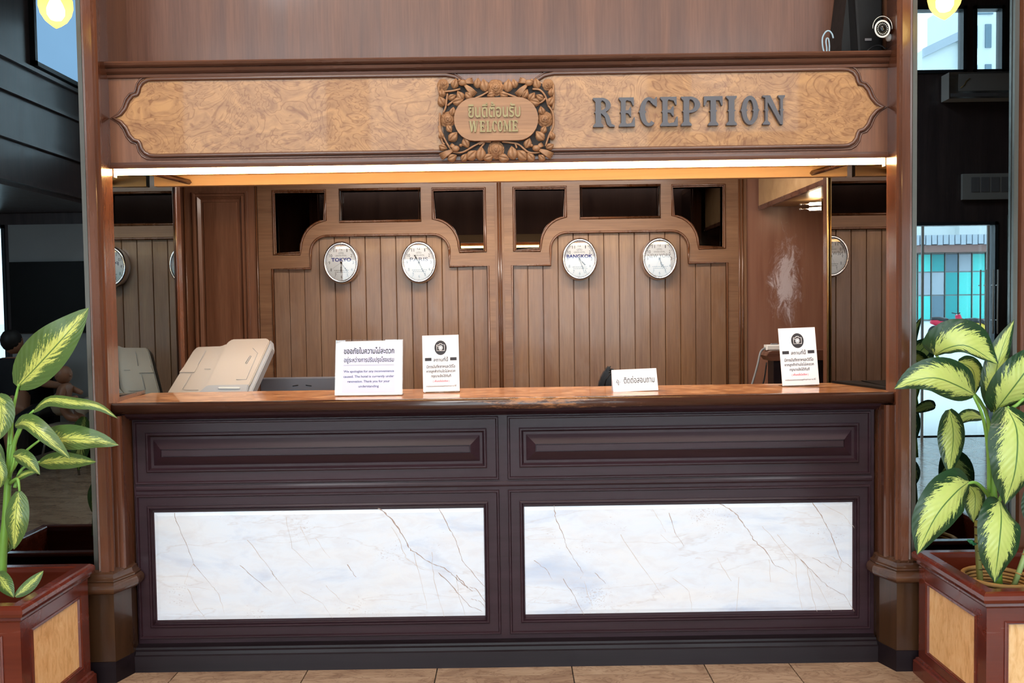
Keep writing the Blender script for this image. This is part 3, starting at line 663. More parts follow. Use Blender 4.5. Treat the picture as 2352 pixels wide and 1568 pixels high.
for q in [(680, 240, 110, 75), (925, 235, 110, 82), (1000, 258, 135, 100), (1255, 262, 140, 84), (1325, 240, 100, 105), (1565, 240, 115, 105), (535, 430, 115, 118), (648, 388, 95, 25), (738, 372, 115, 122), (712, 432, 120, 15),
          (542, 345, 95, 95), (830, 372, 100, -45), (1440, 352, 110, 60), (1600, 390, 100, 150), (1545, 440, 115, 165), (1512, 385, 110, 55), (1718, 430, 110, 58), (1722, 335, 90, 85), (662, 815, 130, 45), (532, 800, 80, 100), (552, 930, 95, -20),
          (800, 885, 115, -62), (650, 1040, 110, 25), (862, 1012, 135, 42), (780, 1040, 95, 55), (960, 1000, 145, 80), (1305, 990, 145, 100), (1405, 1012, 140, 135), (1500, 1035, 110, 130), (1470, 885, 115, 68), (1600, 805, 130, 132),
          (1732, 800, 85, 110), (1708, 920, 95, 25), (1620, 1040, 90, 140), (1210, 365, 90, -15), (1070, 365, 90, 190), (1040, 1040, 110, 200), (1210, 1045, 120, -15), (655, 545, 100, 75), (620, 730, 90, -60), (1620, 535, 100, 105), (1640, 745, 90, 245)]:
    cleaf(*q)
def bird(zx, zy, fx_, wing, tail, head):
    m = MB(); x, z = pq(zx, zy); hx, hz = pq(*head); r = 42 * k_
    m.ell((x, PY - .006, z), (r * 1.05, .014, r * .8), 12); m.ell((hx, PY - .008, hz), (r * .45, .01, r * .42), 10)
    dx = (hx - x); m.tube([(hx, PY - .008, hz), (hx + math.copysign(r * .8, dx), PY - .006, hz - r * .05)], [.003, .0006], 5)
    for (tx, tz), n_, sp, w in ((wing, 4, .5, 13), (tail, 5, .35, 12)):
        ex, ez = pq(tx, tz); a0 = math.atan2(ez - z, ex - x); ln = math.hypot(ex - x, ez - z)
        for i in range(n_):
            a = a0 + (i / (n_ - 1) - .5) * sp; m.tube([(x, PY - .004, z), (x + math.cos(a) * ln * .6, PY - .008, z + math.sin(a) * ln * .6), (x + math.cos(a) * ln, PY, z + math.sin(a) * ln)], [w * k_ * .5, w * k_ * 1.1, w * k_ * .5], 6)
    m.build('bird', 'carve', pl)
bird(765, 240, 1, (878, 212), (900, 370), (732, 215)); bird(1480, 240, 1, (1375, 205), (1350, 375), (1512, 215))
bird(690, 950, 1, (635, 905), (525, 1040), (745, 915)); bird(1560, 945, 1, (1630, 900), (1735, 1030), (1510, 918))
for q in [[(520, 560), (515, 640), (530, 760), (590, 880), (640, 960)], [(600, 350), (590, 430), (580, 500), (555, 560)], [(560, 330), (650, 320), (740, 300)], [(900, 400), (970, 370), (1040, 330)], [(1190, 330), (1290, 370), (1350, 390)], [(640, 980), (760, 985), (880, 920), (980, 870), (1070, 870)],
          [(1190, 870), (1280, 880), (1370, 900), (1480, 985), (1600, 985)], [(1520, 300), (1600, 310), (1660, 380), (1690, 480)], [(1690, 480), (1740, 560), (1745, 700), (1700, 800), (1660, 920)], [(600, 480), (650, 440), (700, 400)], [(1560, 460), (1620, 440), (1660, 400)], [(520, 230), (505, 300), (530, 380)], [(1745, 260), (1750, 420), (1740, 520)],
          [(940, 900), (1000, 880), (940, 960)], [(1330, 880), (1350, 940)], [(505, 700), (540, 860), (570, 900)]]:
    MB().tube(catmull([(x, PY + .004, z) for x, z in [pq(*p) for p in q]], 4), .0042, 6).build('vine', 'carve', pl)
cx, cz = pq(1127, 632); hw, hh = 450 * k_, 228 * k_
st = arc(cx + hw - hh * .95, cz, hh * .95, -90, 90, 14, hh) + arc(cx - hw + hh * .95, cz, hh * .95, 90, 270, 14, hh)
MB().prism(st, 3.648, 3.685).build('oval_board', 'carve', pl)
tx, tz = pq(1108, 535); lettering('thai_lettering', 'ยินดีต้อนรับ', 'goldletter', pl, (tx, 3.648, tz), 555 * k_, 165 * k_, .018, .003)
gx = [(835, 935), (950, 1010), (1022, 1078), (1083, 1135), (1142, 1200), (1205, 1292), (1298, 1362)]
for ch, (a, b) in zip('WELCOME', gx):
    x0 = pq(a, 715)[0]; x1 = pq(b, 715)[0]; z = pq(1100, 775)[1] + 0; glyph(ch, x0, x1, z, z + 120 * k_, 3.641, 3.649).build('letter', 'goldletter', pl)

# ---------------------------------------------------------------- counter
ct = thing('reception_counter', 'dark lacquered reception counter with two white marble slabs', 'counter', (XC, 3.9, 0))
CX0, CX1, CY = -1.618, 1.533, 3.70
MB().box(CX0, CX1, CY, 4.08, .08, 1.08).build('body', 'dark', ct)
def bar(pr, x0, x1): return MB().loft([[(x0, y, z) for y, z in pr], [(x1, y, z) for y, z in pr]], True, False, True, True)
bar([(3.72, 1.062), (3.694, 1.062), (3.688, 1.068), (3.67, 1.072), (3.655, 1.082), (3.65, 1.096), (3.72, 1.096)], CX0 - .03, CX1 + .03).build('top_moulding', 'dark', ct)
bar([(3.72, 0), (3.636, 0), (3.640, .066), (3.648, .070), (3.654, .082), (3.664, .086), (3.668, .094), (3.684, .098), (3.72, .102)], CX0 - .004, CX1 - .004).build('plinth', 'darkbase', ct)
bar([(3.72, .756), (3.698, .756), (3.694, .764), (3.694, .772), (3.698, .780), (3.72, .780)], CX0 + .01, CX1 - .01).build('rail', 'dark', ct)
EDGE = [(0, CY), (.0, CY - .008), (.003, CY - .011), (.008, CY - .011), (.011, CY - .006), (.012, CY - .004)]
for x0, x1 in ((-1.610, -.0640), (-.0260, 1.516)):
    frame(x0, x1, .787, 1.057, EDGE + [(.05, CY - .004), (.05, CY - .010), (.055, CY - .013), (.060, CY - .013), (.064, CY - .006), (.070, CY + .002), (.076, CY + .002), (.118, CY - .022), (.119, CY - .017), (.122, CY - .017), (.123, CY - .022)], True).build('raised_panel', 'dark', ct)
for x0, x1 in ((-1.610, -.064), (-.026, 1.516)):
    frame(x0, x1, .121, .742, EDGE + [(.048, CY - .004), (.048, CY - .010), (.053, CY - .013), (.057, CY - .013), (.060, CY - .007), (.064, CY - .010), (.067, CY - .004), (.068, CY + .006)]).build('slab_frame', 'dark', ct)
def slab(x0, x1, z0, z1, veins):
    s_ = frame(x0, x1, z0, z1, [(0, CY + .004), (.0, CY + .001), (.024, CY - .002), (.0255, CY - .002)], True).build('marble_slab', 'marble', ct)
    for nm, mt, lst in (('vein_inlay', 'vein', veins[0]), ('faint_vein_inlay', 'veinlight', veins[1])):
        m = MB()
        for wd, pts in lst:
            P = [at(px, py, CY - .0028) for px, py in pts]; Q = []
            for i in range(len(P) - 1):
                for j in range(5):
                    q = P[i].lerp(P[i + 1], j / 5)
                    if j: q += Vector((random.uniform(-.0028, .0028), 0, random.uniform(-.0028, .0028)))
                    Q.append(q)
            Q.append(P[-1]); row = []
            for i, q in enumerate(Q):
                w = wd * random.uniform(.35, 1.2) * (1 - .6 * i / len(Q)) / 545 / 2; row.append([(q.x - w, CY - .0026, q.z - w * .4), (q.x + w, CY - .0026, q.z + w * .4)])
            m.loft(row, False, False, False)
        m.build(nm, mt, s_)['kind'] = 'stuff'
c1 = lambda l: [(300 + x / 2.673, 1120 + y / 2.673) for x, y in l]
c2 = lambda l: [(1150 + x / 2.613, 1120 + y / 2.613) for x, y in l]
slab(-1.5435, -.1235, .1925, .673, (
 [(3.0, c1([(1520, 125), (1590, 180), (1650, 255), (1695, 335), (1720, 385), (1760, 405), (1850, 465), (1925, 490), (1990, 545), (2050, 600), (2100, 635)])), (2.2, c1([(2000, 535), (2060, 605), (2120, 620), (2180, 705)])), (2, c1([(1890, 125), (1950, 240), (2000, 330), (2035, 445), (2100, 520), (2180, 610)])),
  (2, c1([(1890, 520), (1990, 620), (2080, 725), (2160, 760)])), (1.6, c1([(2090, 680), (2150, 700), (2180, 740)])), (1.5, c1([(670, 475), (760, 555), (865, 640)])), (1.6, c1([(1330, 470), (1385, 548)])), (1.2, c1([(860, 505), (895, 565)])), (1.6, c1([(270, 155), (285, 215), (352, 370), (385, 462)])), (1.4, c1([(385, 465), (435, 525), (490, 590)]))],
 [(1.6, c1([(1600, 240), (1650, 320), (1690, 430), (1780, 495), (1890, 515)])), (1.5, c1([(490, 590), (540, 650), (575, 770)])), (1.6, c1([(350, 620), (400, 720), (470, 812)])), (1.3, c1([(1040, 235), (1100, 360)])), (1.4, c1([(1135, 310), (1225, 430)])), (1.5, c1([(1740, 400), (1780, 560), (1820, 745)])), (1.5, c1([(1850, 395), (1860, 560), (1925, 790)])),
  (1.5, c1([(2000, 545), (2010, 640), (2055, 785)])), (1.4, c1([(715, 320), (850, 490), (1015, 710)])), (1.3, c1([(955, 180), (990, 370), (1120, 495)])), (1.3, c1([(285, 622), (400, 610), (530, 630)])), (1.2, c1([(385, 465), (350, 530), (330, 590), (370, 600)])), (2, c1([(1040, 570), (1200, 500), (1390, 435)])), (1.2, c1([(1200, 600), (1300, 700), (1420, 740)])), (1.2, c1([(1040, 630), (1180, 710), (1240, 800)])), (1.2, c1([(1770, 260), (1850, 235), (1920, 195)]))]))
slab(.0305, 1.4485, .1945, .675, (
 [(2.4, c2([(1315, 97), (1400, 145), (1450, 205), (1490, 260), (1520, 315), (1585, 370), (1645, 465), (1690, 480)])), (2, c2([(1870, 88), (1925, 165), (1975, 260), (2010, 350), (2045, 435), (2110, 480)])), (1.8, c2([(320, 105), (330, 180), (375, 280), (395, 355), (450, 440), (495, 510)])), (1.6, c2([(375, 545), (430, 630), (500, 760)])), (1.5, c2([(200, 435), (275, 490), (310, 550)])), (1.4, c2([(1010, 150), (1045, 265), (1100, 350)])), (1.4, c2([(565, 510), (630, 575)])),
  (1.8, c2([(1800, 430), (1880, 510), (1960, 590), (2060, 640), (2125, 745)])), (1.4, c2([(1870, 420), (1960, 465), (2030, 500)]))],
 [(1.5, c2([(1570, 230), (1640, 310), (1750, 470)])), (1.5, c2([(1660, 280), (1740, 370), (1860, 500), (1985, 740)])), (1.4, c2([(1765, 400), (1780, 560), (1810, 730)])), (1.4, c2([(1840, 480), (1870, 650), (1900, 742)])), (1.6, c2([(1930, 95), (2060, 165), (2125, 245)])), (1.3, c2([(2045, 435), (2025, 520)])), (2.2, c2([(980, 520), (1120, 450), (1230, 390), (1310, 350)])), (1.3, c2([(1300, 420), (1385, 560)])), (1.4, c2([(500, 560), (550, 710)])), (1.6, c2([(400, 590), (480, 545), (495, 510)])),
  (1.5, c2([(720, 280), (830, 450), (900, 545), (985, 660)])), (1.2, c2([(910, 125), (960, 200), (990, 265)])), (1.3, c2([(1430, 535), (1415, 740)])), (1.3, c2([(1610, 430), (1620, 565)])), (1.3, c2([(160, 710), (220, 670), (290, 600)])), (1.2, c2([(1030, 540), (1130, 620), (1150, 740)])), (1.2, c2([(960, 280), (1060, 360)])), (1.4, c2([(1690, 480), (1755, 520)])), (1.2, c2([(2030, 430), (1940, 400)]))]))
# worktop
wt = thing('worktop', 'glossy brown laminate worktop with worn wooden nosing', 'countertop', (XC, 3.85, 1.1))
MB().box(-1.700, 1.618, 3.622, 4.105, 1.098, 1.14).build('laminate_top', 'ctop', wt)
nb = MB(); pr = [(3.63, 1.141), (3.618, 1.1445), (3.606, 1.142), (3.598, 1.132), (3.596, 1.12), (3.598, 1.108), (3.606, 1.099), (3.62, 1.096), (3.66, 1.096)]
nb.loft([[(-1.672, y, z) for y, z in pr], [(1.60, y, z) for y, z in pr]], True, True, True, True); nb.build('nosing', 'nosing', wt)
MB().prismz([(-1.70, 3.66), (-1.67, 3.66), (-1.715, 4.08), (-1.72, 4.08)], 1.14, 1.156).build('edge_strip', 'mold', wt)
MB().prismz([(1.60, 3.72), (1.63, 3.72), (1.62, 4.10), (1.50, 4.10)], 1.14, 1.150).build('edge_strip', 'black', wt)

# ---------------------------------------------------------------- wall clocks
def clock(px, py, city, cmat, hands, ghost=None, w=.55):
    p = at(px, py, YB); x, z = p.x, p.z; R = .148; yf = YB - .048
    t = thing('wall_clock', 'round chrome wall clock lettered %s on the beadboard wall' % city, 'clock', (x, YB, z), 'world time clocks on the beadboard wall')
    MB().lathe([(R * .97, -.055), (R, -.02), (R, .0), (R * .97, .018), (R * .90, .026), (R * .84, .020), (R * .82, .006)], (x, yf, z), 'y', 48, SQ, False).build('rim', 'chrome', t)
    MB().prism([(x + math.cos(2 * PI * i / 48) * R * .83 * SQ, z + math.sin(2 * PI * i / 48) * R * .83) for i in range(48)], yf - .002, yf + .006).build('dial', 'dial', t)
    yd = yf - .0022
    for i in range(12):
        a = math.radians(90 - 30 * (i + 1)); r = R * .66; s = str(i + 1)
        lettering('numeral', s, 'ink', t, (x + math.cos(a) * r * SQ, yd, z + math.sin(a) * r), .005 if s == '1' else .0095 * len(s), .021)
    mt = MB()
    for i in range(60):
        a = 2 * PI * i / 60; d = .0024 if i % 5 == 0 else .0013; c_ = (x + math.cos(a) * R * .78 * SQ, z + math.sin(a) * R * .78)
        mt.prism([(c_[0] + math.cos(q) * d, c_[1] + math.sin(q) * d) for q in (0, PI / 2, PI, 3 * PI / 2)], yd - .0006, yd)
    mt.build('minute_marks', 'ink', t)
    lettering('city_lettering', city, cmat, t, (x, yd, z + R * .14), R * w * SQ * 2, .026, .035 if cmat == 'blue' else .0)
    lettering('small_lettering', 'CENTRAL GRAND HOTEL' if 0 else 'GRAND HOTEL', 'greyink', t, (x, yd, z + R * .33), R * .62 * SQ, .009)
    cw = MB()
    for q in (-1, 0, 1): cw.tube([(x + q * .012 + math.cos(b_) * .006 * SQ, yd - .0004, z + R * .44 + (.004 if q == 0 else 0) + math.sin(b_) * .006) for b_ in [2 * PI * g / 10 for g in range(10)]], .0007, 4, True)
    cw.build('crown_emblem', 'greyink', t)
    sm = MB()
    for zz, ww in ((-.36, .40), (-.44, .36)):
        random.seed(int(px)); xx = x - R * ww * SQ
        while xx < x + R * ww * SQ: l_ = random.uniform(.006, .014); sm.box(xx, xx + l_, yd - .0005, yd, z + R * zz - .0018, z + R * zz + .0018); xx += l_ + .003
    sm.build('fine_print', 'greyink', t)
    for k, (deg, ln, th) in enumerate(hands):
        a = math.radians(90 - deg); d = (math.cos(a) * SQ, math.sin(a)); p0 = (x - d[0] * R * .08, z - d[1] * R * .08); p1 = (x + d[0] * R * ln, z + d[1] * R * ln)
        h = MB(); yy = yd - .004 - .002 * k
        h.tube([(p0[0], yy, p0[1]), (p1[0], yy, p1[1])], [th, th * .6], 6)
        if k < 2:
            for q in (.22, .30, .38) if k == 0 else (.35, .45): h.ell((x + d[0] * R * q, yy, z + d[1] * R * q), (.0045, .0012, .0055), 8)
        h.build(['hour_hand', 'minute_hand', 'second_hand'][k], 'ink' if k < 2 else 'greyink', t)
    MB().lathe([(.006, 0), (.006, .01)], (x, yd, z), 'y', 12).build('hub', 'ink', t)
    MB().add([(x + math.cos(2 * PI * i / 48) * R * .84 * SQ, yf - .017, z + math.sin(2 * PI * i / 48) * R * .84) for i in range(48)], [tuple(range(48))]).build('glass_cover', 'glass', t)
    return t
clock(787, 604, 'TOKYO', 'blue', [(183, .5, .0016), (140, .66, .0013), (240, .62, .0006)])
clock(964, 603, 'PARIS', 'blueink', [(325, .32, .0016), (152, .66, .0013), (215, .66, .0006)], w=.5)
clock(1330, 596, 'BANGKOK', 'blue', [(132, .42, .0016), (158, .72, .0013), (222, .52, .0006)], w=.72)
clock(1512, 595, 'NEW YORK', 'greyink', [(160, .4, .0016), (150, .66, .0013), (210, .6, .0006)], w=.66)

# ---------------------------------------------------------------- signs on the counter
def tilt(c, ang, yaw=0, roll=0):
    """frame of a panel leaning back by ang degrees"""
    m = Matrix.Rotation(math.radians(yaw), 3, 'Z') @ Matrix.Rotation(math.radians(-ang), 3, 'X') @ Matrix.Rotation(math.radians(roll), 3, 'Y')
    return m @ Vector((1, 0, 0)), m @ Vector((0, 0, 1)), m @ Vector((0, -1, 0))
def panel(mb, c, fr, w, h, th, pts=None):
    R, U, Nn = fr; C = Vector(c); pts = pts or [(-w / 2, 0), (w / 2, 0), (w / 2, h), (-w / 2, h)]; k = len(pts)
    f = [C + R * a + U * b for a, b in pts]; g = [p - Nn * th for p in f]
    mb.add(f + g, [tuple(range(k)), tuple(range(2 * k - 1, k - 1, -1))] + [((i + 1) % k, i, i + k, (i + 1) % k + k) for i in range(k)]); return mb
def on(c, fr, a, b): return Vector(c) + fr[0] * a + fr[1] * b
ZT = 1.1405
# A4 apology notice
p0, p1 = at(770, 912, 3.80), at(923, 908, 3.80); c = ((p0.x + p1.x) / 2, 3.80, ZT + .004); w = p1.x - p0.x; h = .240; fr = tilt(c, 12)
t = thing('notice_stand', 'wide white renovation apology notice in Thai and English on counter', 'sign', c)
panel(MB(), c, fr, w, h, .0008, [(-w / 2, 0), (w / 2, 0), (w / 2, h), (-w / 2 + .03, h - .002), (-w / 2, h - .012)]).build('paper', 'white', t)
panel(MB(), Vector(c) + fr[2] * .0006 + fr[1] * .012, fr, w * .80, h * .88, .0004).build('printed_field', 'lilac', t)
ac = MB(); panel(ac, Vector(c) - fr[2] * .0015, fr, w + .006, h + .004, .002); ac.add([Vector(c) + Vector((a, b, e)) for a, b, e in ((-w / 2, -.0, -.003), (w / 2, -.0, -.003), (w / 2, .09, -.003), (-w / 2, .09, -.003))], [(0, 1, 2, 3)]); ac.build('acrylic_holder', 'glass', t)
W1 = w * .76
for s, zz, hh, ww, mt, of in (('ขออภัยในความไม่สะดวก', .82, .030, 1., 'ink', .02), ('อยู่ระหว่างการปรับปรุงโรงแรม', .64, .031, .99, 'ink', .012), ('We apologize for any inconvenience', .43, .0135, 1., 'blueink', .014), ('caused. The hotel is currently under', .335, .0135, 1., 'blueink', .014), ('renovation. Thank you for your', .245, .0135, .84, 'blueink', .014), ('understanding', .155, .0135, .40, 'blueink', .014)):
    lettering('lettering', s, mt, t, on(c, fr, 0, h * zz), W1 * ww, hh, of, 0, fr, .0012)
panel(MB(), on(c, fr, 0, h * .545) + fr[2] * .0009, fr, W1, .0012, .0003).build('rule_line', 'greyink', t)
# two photo-notice signs
def photosign(pxa, pxb, pyb, Y, hpx, ang, roll, label):
    p0, p1 = at(pxa, pyb, Y), at(pxb, pyb, Y); w = p1.x - p0.x; c = ((p0.x + p1.x) / 2, Y, ZT + .006); h = hpx / F * Y; fr = tilt(c, ang, 0, roll)
    t = thing('notice_stand', label, 'sign', c, 'photo notice stands on the counter')
    panel(MB(), c, fr, w, h, .0012).build('paper', 'white', t)
    ac = MB(); panel(ac, Vector(c) - fr[2] * .002, fr, w, h, .002)
    ac.add([Vector(c) + Vector((a, b, e)) for a, b, e in ((-w / 2, -.0, -.0055), (w / 2, -.0, -.0055), (w / 2, .07, -.0055), (-w / 2, .07, -.0055))], [(0, 1, 2, 3)])
    ac.tube([Vector(c) + Vector((-w / 2 + .004, -.002, -.003)), Vector(c) + Vector((w / 2 - .01, -.002, -.003))], .002, 5); ac.build('acrylic_holder', 'glass', t)
    R, U, Nn = fr
    def disc(u, v, r, mt, nm, lift, ri=0, n_=28):
        C = on(c, fr, u, v) + Nn * lift; m = MB(); o_ = [C + R * math.cos(2 * PI * i / n_) * r * SQ + U * math.sin(2 * PI * i / n_) * r for i in range(n_)]
        if ri: i_ = [C + R * math.cos(2 * PI * i / n_) * ri * SQ + U * math.sin(2 * PI * i / n_) * ri for i in range(n_)]; m.loft([o_, i_], False)
        else: m.add(o_, [tuple(range(n_))])
        return m
    cy = h * .775; q = h * .130
    disc(0, cy, q, 'ink', '', .0006).build('round_icon', 'ink', t)
    body = [(-.62, -.42), (.62, -.42), (.62, .40), (.28, .42), (.16, .56), (-.16, .56), (-.28, .42), (-.62, .40)]
    pts = [on(c, fr, a * q * SQ, cy + b * q) + Nn * .0012 for a, b in body]; ic = MB().tube(pts, q * .045, 5, True); ic.build('camera_outline', 'white', t)
    m = disc(0, cy - .0 * q, q * .34, 0, '', .0013, q * .26); m2 = disc(0, cy, q * .20, 0, '', .0013, q * .0001 + .0); m.add(m2.v, m2.f); m3 = disc(-q * .42 * SQ, cy + q * .22, q * .07, 0, '', .0013); m.add(m3.v, m3.f); m.build('camera_lens', 'white', t)
    bm = MB()
    for a in (-.345, .345): panel(bm, on(c, fr, a * w, h * .545) + Nn * .0007, fr, w * .18, h * .055, .0003)
    bm.build('black_bar', 'ink', t)
    for s, zz, hh, ww, mt, of in (('สถานที่นี้', .575, .084, .40, 'ink', .015), ('มีการบันทึกภาพและวิดีโอ', .445, .062, .78, 'ink', .02), ('หากลูกค้าท่านใดไม่สะดวก', .355, .072, .79, 'ink', .02), ('กรุณาแจ้งได้ทันที', .27, .072, .54, 'ink', .02), ('( เพื่อลงสื่อโซเชียล )', .185, .058, .45, 'redink', .02), ('ทางโรงแรมขอขอบพระคุณลูกค้าทุกท่านมา ณ ที่นี้', .095, .042, .82, 'ink', .015)):
        lettering('lettering', s, mt, t, on(c, fr, 0, h * zz), w * ww, h * hh, of, 0, fr, .0009)
photosign(972, 1056, 902, 3.90, 130, 8, -.8, 'white portrait photo notice with camera icon, beside the wide notice')
photosign(1797, 1882, 888, 3.95, 133, 9, -1.5, 'white portrait photo notice with camera icon, near the right column')
# tent card
p0, p1 = at(1408, 899, 3.83), at(1513, 897, 3.83); w = p1.x - p0.x; c = ((p0.x + p1.x) / 2, 3.83, ZT + .001); h = .099; fr = tilt(c, 16, 4, -1.4)
t = thing('tent_card', 'folded white paper tent card with Thai lettering and small logo', 'sign', c)
R, U, Nn = fr; C = Vector(c); dk = Vector((.0, .058, 0))
m = MB(); f = [C - R * w / 2, C + R * w / 2, C + R * w / 2 + U * h, C - R * w / 2 + U * h, C - R * w / 2 + dk, C + R * w / 2 + dk]
m.add(f + [p + Vector((0, .0008, .0)) for p in f], [(0, 1, 2, 3), (3, 2, 5, 4), (9, 8, 7, 6), (10, 11, 8, 9)]); m.build('folded_paper', 'white', t)
lettering('lettering', 'ติดต่อสอบถาม', 'ink', t, on(c, fr, w * .095, h * .53), w * .68, h * .33, .006, 0, fr, .0008, raise_tone=False)
for nm, mt, pts in (('logo', 'ink', [(.10, .66), (.02, .78), (-.10, .88), (-.26, .66), (-.06, .40), (.05, .30), (.12, .44), (.0, .60)]),):
    MB().tube([on(c, fr, w * (-.375 + .13 * a), h * (.30 + .45 * (b - .30))) + Nn * .0006 for a, b in pts], .0011, 4).build('logo', 'ink', t)
panel(MB(), on(c, fr, -w * .375, h * .43) + Nn * .0007, fr, w * .13, .0014, .0002).build('logo_caption', 'greyink', t)

# ---------------------------------------------------------------- office things behind the counter
# copier lid
t = thing('copier', 'beige copier with its document feeder raised behind the counter', 'copier', (-1.42, 4.3, 0))
YC = 4.28
def lid(pts, y0, th, name, mat, lean=.55):
    V_ = [at(px, py, y0) for px, py in pts]; zb = at(500, 903, y0).z; f = [Vector((v.x, y0 + (v.z - zb) * lean, v.z)) for v in V_]
    g = [p + Vector((.0, th, -th * .35)) for p in f]; k = len(f); m = MB()
    m.add(f + g, [tuple(range(k))[::-1], tuple(range(k, 2 * k)), ] + [(i, (i + 1) % k, (i + 1) % k + k, i + k) for i in range(k)])
    o = m.build(name, mat, t); bm = bmesh.new(); bm.from_mesh(o.data); bmesh.ops.recalc_face_normals(bm, faces=bm.faces); bmesh.ops.bevel(bm, geom=[e for e in bm.edges], offset=.004, segments=2, affect='EDGES'); bm.to_mesh(o.data); bm.free(); return o
lid([(378, 915), (424, 808), (432, 799), (488, 797), (500, 792), (560, 792), (556, 915)], YC, .05, 'lid', 'beige')
lid([(452, 903), (470, 886), (497, 800), (502, 788), (512, 781), (594, 779), (602, 786), (571, 883), (566, 890), (556, 905)], YC - .035, .07, 'document_feeder', 'beige')
lid([(570, 889), (603, 782), (609, 803), (577, 905), (566, 905)], YC - .022, .06, 'feeder_side', 'beige2')
lid([(448, 907), (472, 885), (568, 883), (566, 907)], YC - .042, .03, 'feeder_front', 'beige2')
lid([(497, 889), (549, 889), (550, 893), (498, 893)], YC - .052, .01, 'tray_slot', 'whitep')
lid([(400, 858), (412, 838), (446, 839), (438, 858)], YC - .006, .008, 'latch', 'beige')
ln = MB()
for a in ([(455, 808), (443, 840)], [(432, 860), (418, 893), (424, 895), (455, 895)], [(460, 849), (474, 849)], [(543, 871), (566, 871), (583, 812), (570, 801)], [(558, 835), (566, 818), (569, 819), (561, 836), (558, 835)]):
    zb = at(500, 903, YC).z
    off = -.006 if max(p[0] for p in a) < 500 else -.04
    ln.tube([(lambda v: Vector((v.x, YC + off + (v.z - zb) * .55, v.z)))(at(px, py, YC)) for px, py in a], .0012, 4)
ln.build('seam_lines', 'beige2', t)
MB().box(-1.66, -1.30, 4.31, 4.75, 0, 1.06).build('body', 'beige2', t)
# grey monitor seen from behind
a, b = at(597, 868, 4.6), at(790, 865, 4.6); t = thing('monitor', 'dark grey monitor back just above the worktop, behind notice', 'monitor', (a.x + .2, 4.61, .7))
MB().bbox(a.x, b.x, 4.60, 4.63, .78, a.z, .006).build('shell', 'greymat', t)
for q in (-.05, .05): MB().tube([((a.x + b.x) / 2 + q, 4.598, a.z - .045), ((a.x + b.x) / 2 + q * .4, 4.596, a.z - .04)], .002, 5).build('rear_vent', 'black', t)
MB().box((a.x + b.x) / 2 - .03, (a.x + b.x) / 2 + .03, 4.63, 4.66, .7, .9).box((a.x + b.x) / 2 - .1, (a.x + b.x) / 2 + .1, 4.55, 4.75, .7, .712).build('stand', 'black', t)
tag(MB().box(-1.15, .45, 4.14, 4.85, .66, .7).build('desk', 'door'), 'low wooden desk behind the counter under the monitor', 'desk')
# black office chair
t = thing('office_chair', 'black leather office chair back peeking over the worktop', 'chair', (.66, 4.95, 0))
ch = [(1372, 905), (1378, 872), (1390, 850), (1402, 838), (1406, 846), (1404, 852), (1425, 855), (1440, 905)]
pp = [at(x, y, 4.85) for x, y in ch]; bm_ = MB().prism([(p.x, p.z) for p in pp] + [(pp[-1].x + .02, .62), (pp[0].x - .02, .62)], 4.85, 4.92)
o = bm_.build('backrest', 'leather', t); b2 = bmesh.new(); b2.from_mesh(o.data); bmesh.ops.bevel(b2, geom=[e for e in b2.edges], offset=.012, segments=2, affect='EDGES'); b2.to_mesh(o.data); b2.free()
MB().tube([at(1385, 905, 4.845), at(1392, 872, 4.845), at(1403, 856, 4.845)], .003, 5).build('piping', 'black', t)
MB().box(.5, .9, 4.72, 5.1, .46, .54).build('seat', 'leather', t); MB().tube([(.7, 4.9, .06), (.7, 4.9, .46)], .03).build('gas_lift', 'black', t)
m = MB()
for i in range(5): m.tube([(.7, 4.9, .08), (.7 + .25 * math.cos(i * 1.257), 4.9 + .28 * math.sin(i * 1.257), .05)], .018, 6); m.ell((.7 + .25 * math.cos(i * 1.257), 4.9 + .28 * math.sin(i * 1.257), .03), (.02, .03, .03), 8)
m.build('star_base', 'black', t)
# side cabinet with power strip and cable
a = at(1762, 806, 5.3); t = thing('side_cabinet', 'dark wooden cabinet with rounded top edge behind the right notice', 'cabinet', (a.x + .2, 5.4, 0))
MB().prism([(a.x, a.z - .03), (a.x + .012, a.z - .006), (a.x + .03, a.z), (2.2, a.z), (2.2, a.z - .06), (a.x + .02, a.z - .06)], 5.3, 5.46).build('top_board', 'mold', t)
MB().box(a.x + .045, 2.18, 5.32, 5.44, 0, a.z - .06).build('carcass', 'darkbase', t)
t = thing('power_strip', 'white power strip on the dark side cabinet', 'power strip', (a.x + .1, 5.4, a.z))
MB().bbox(a.x + .015, a.x + .30, 5.36, 5.42, a.z + .001, a.z + .034, .006).build('housing', 'whitep', t); MB().box(a.x + .05, a.x + .09, 5.38, 5.40, a.z + .034, a.z + .042).build('rocker_switch', 'greyink', t)
tag(MB().tube(catmull([(a.x + .015, 5.39, a.z + .015), (a.x - .02, 5.37, a.z - .01), (a.x - .045, 5.35, a.z - .09), (a.x - .08, 5.34, a.z - .20), (a.x - .12, 5.34, a.z - .33), (a.x - .14, 5.34, a.z - .6)], 5), .007, 6).build('power_cable', 'greycable'), 'grey cable hanging from the white power strip', 'cable')
tag(MB().tube(catmull([(a.x + .0, 5.31, a.z - .07), (a.x - .02, 5.30, a.z - .18), (a.x - .05, 5.30, a.z - .28), (a.x - .07, 5.30, a.z - .5)], 5), .0045, 6).build('power_cable', 'black'), 'thin black cable beside the dark side cabinet', 'cable')
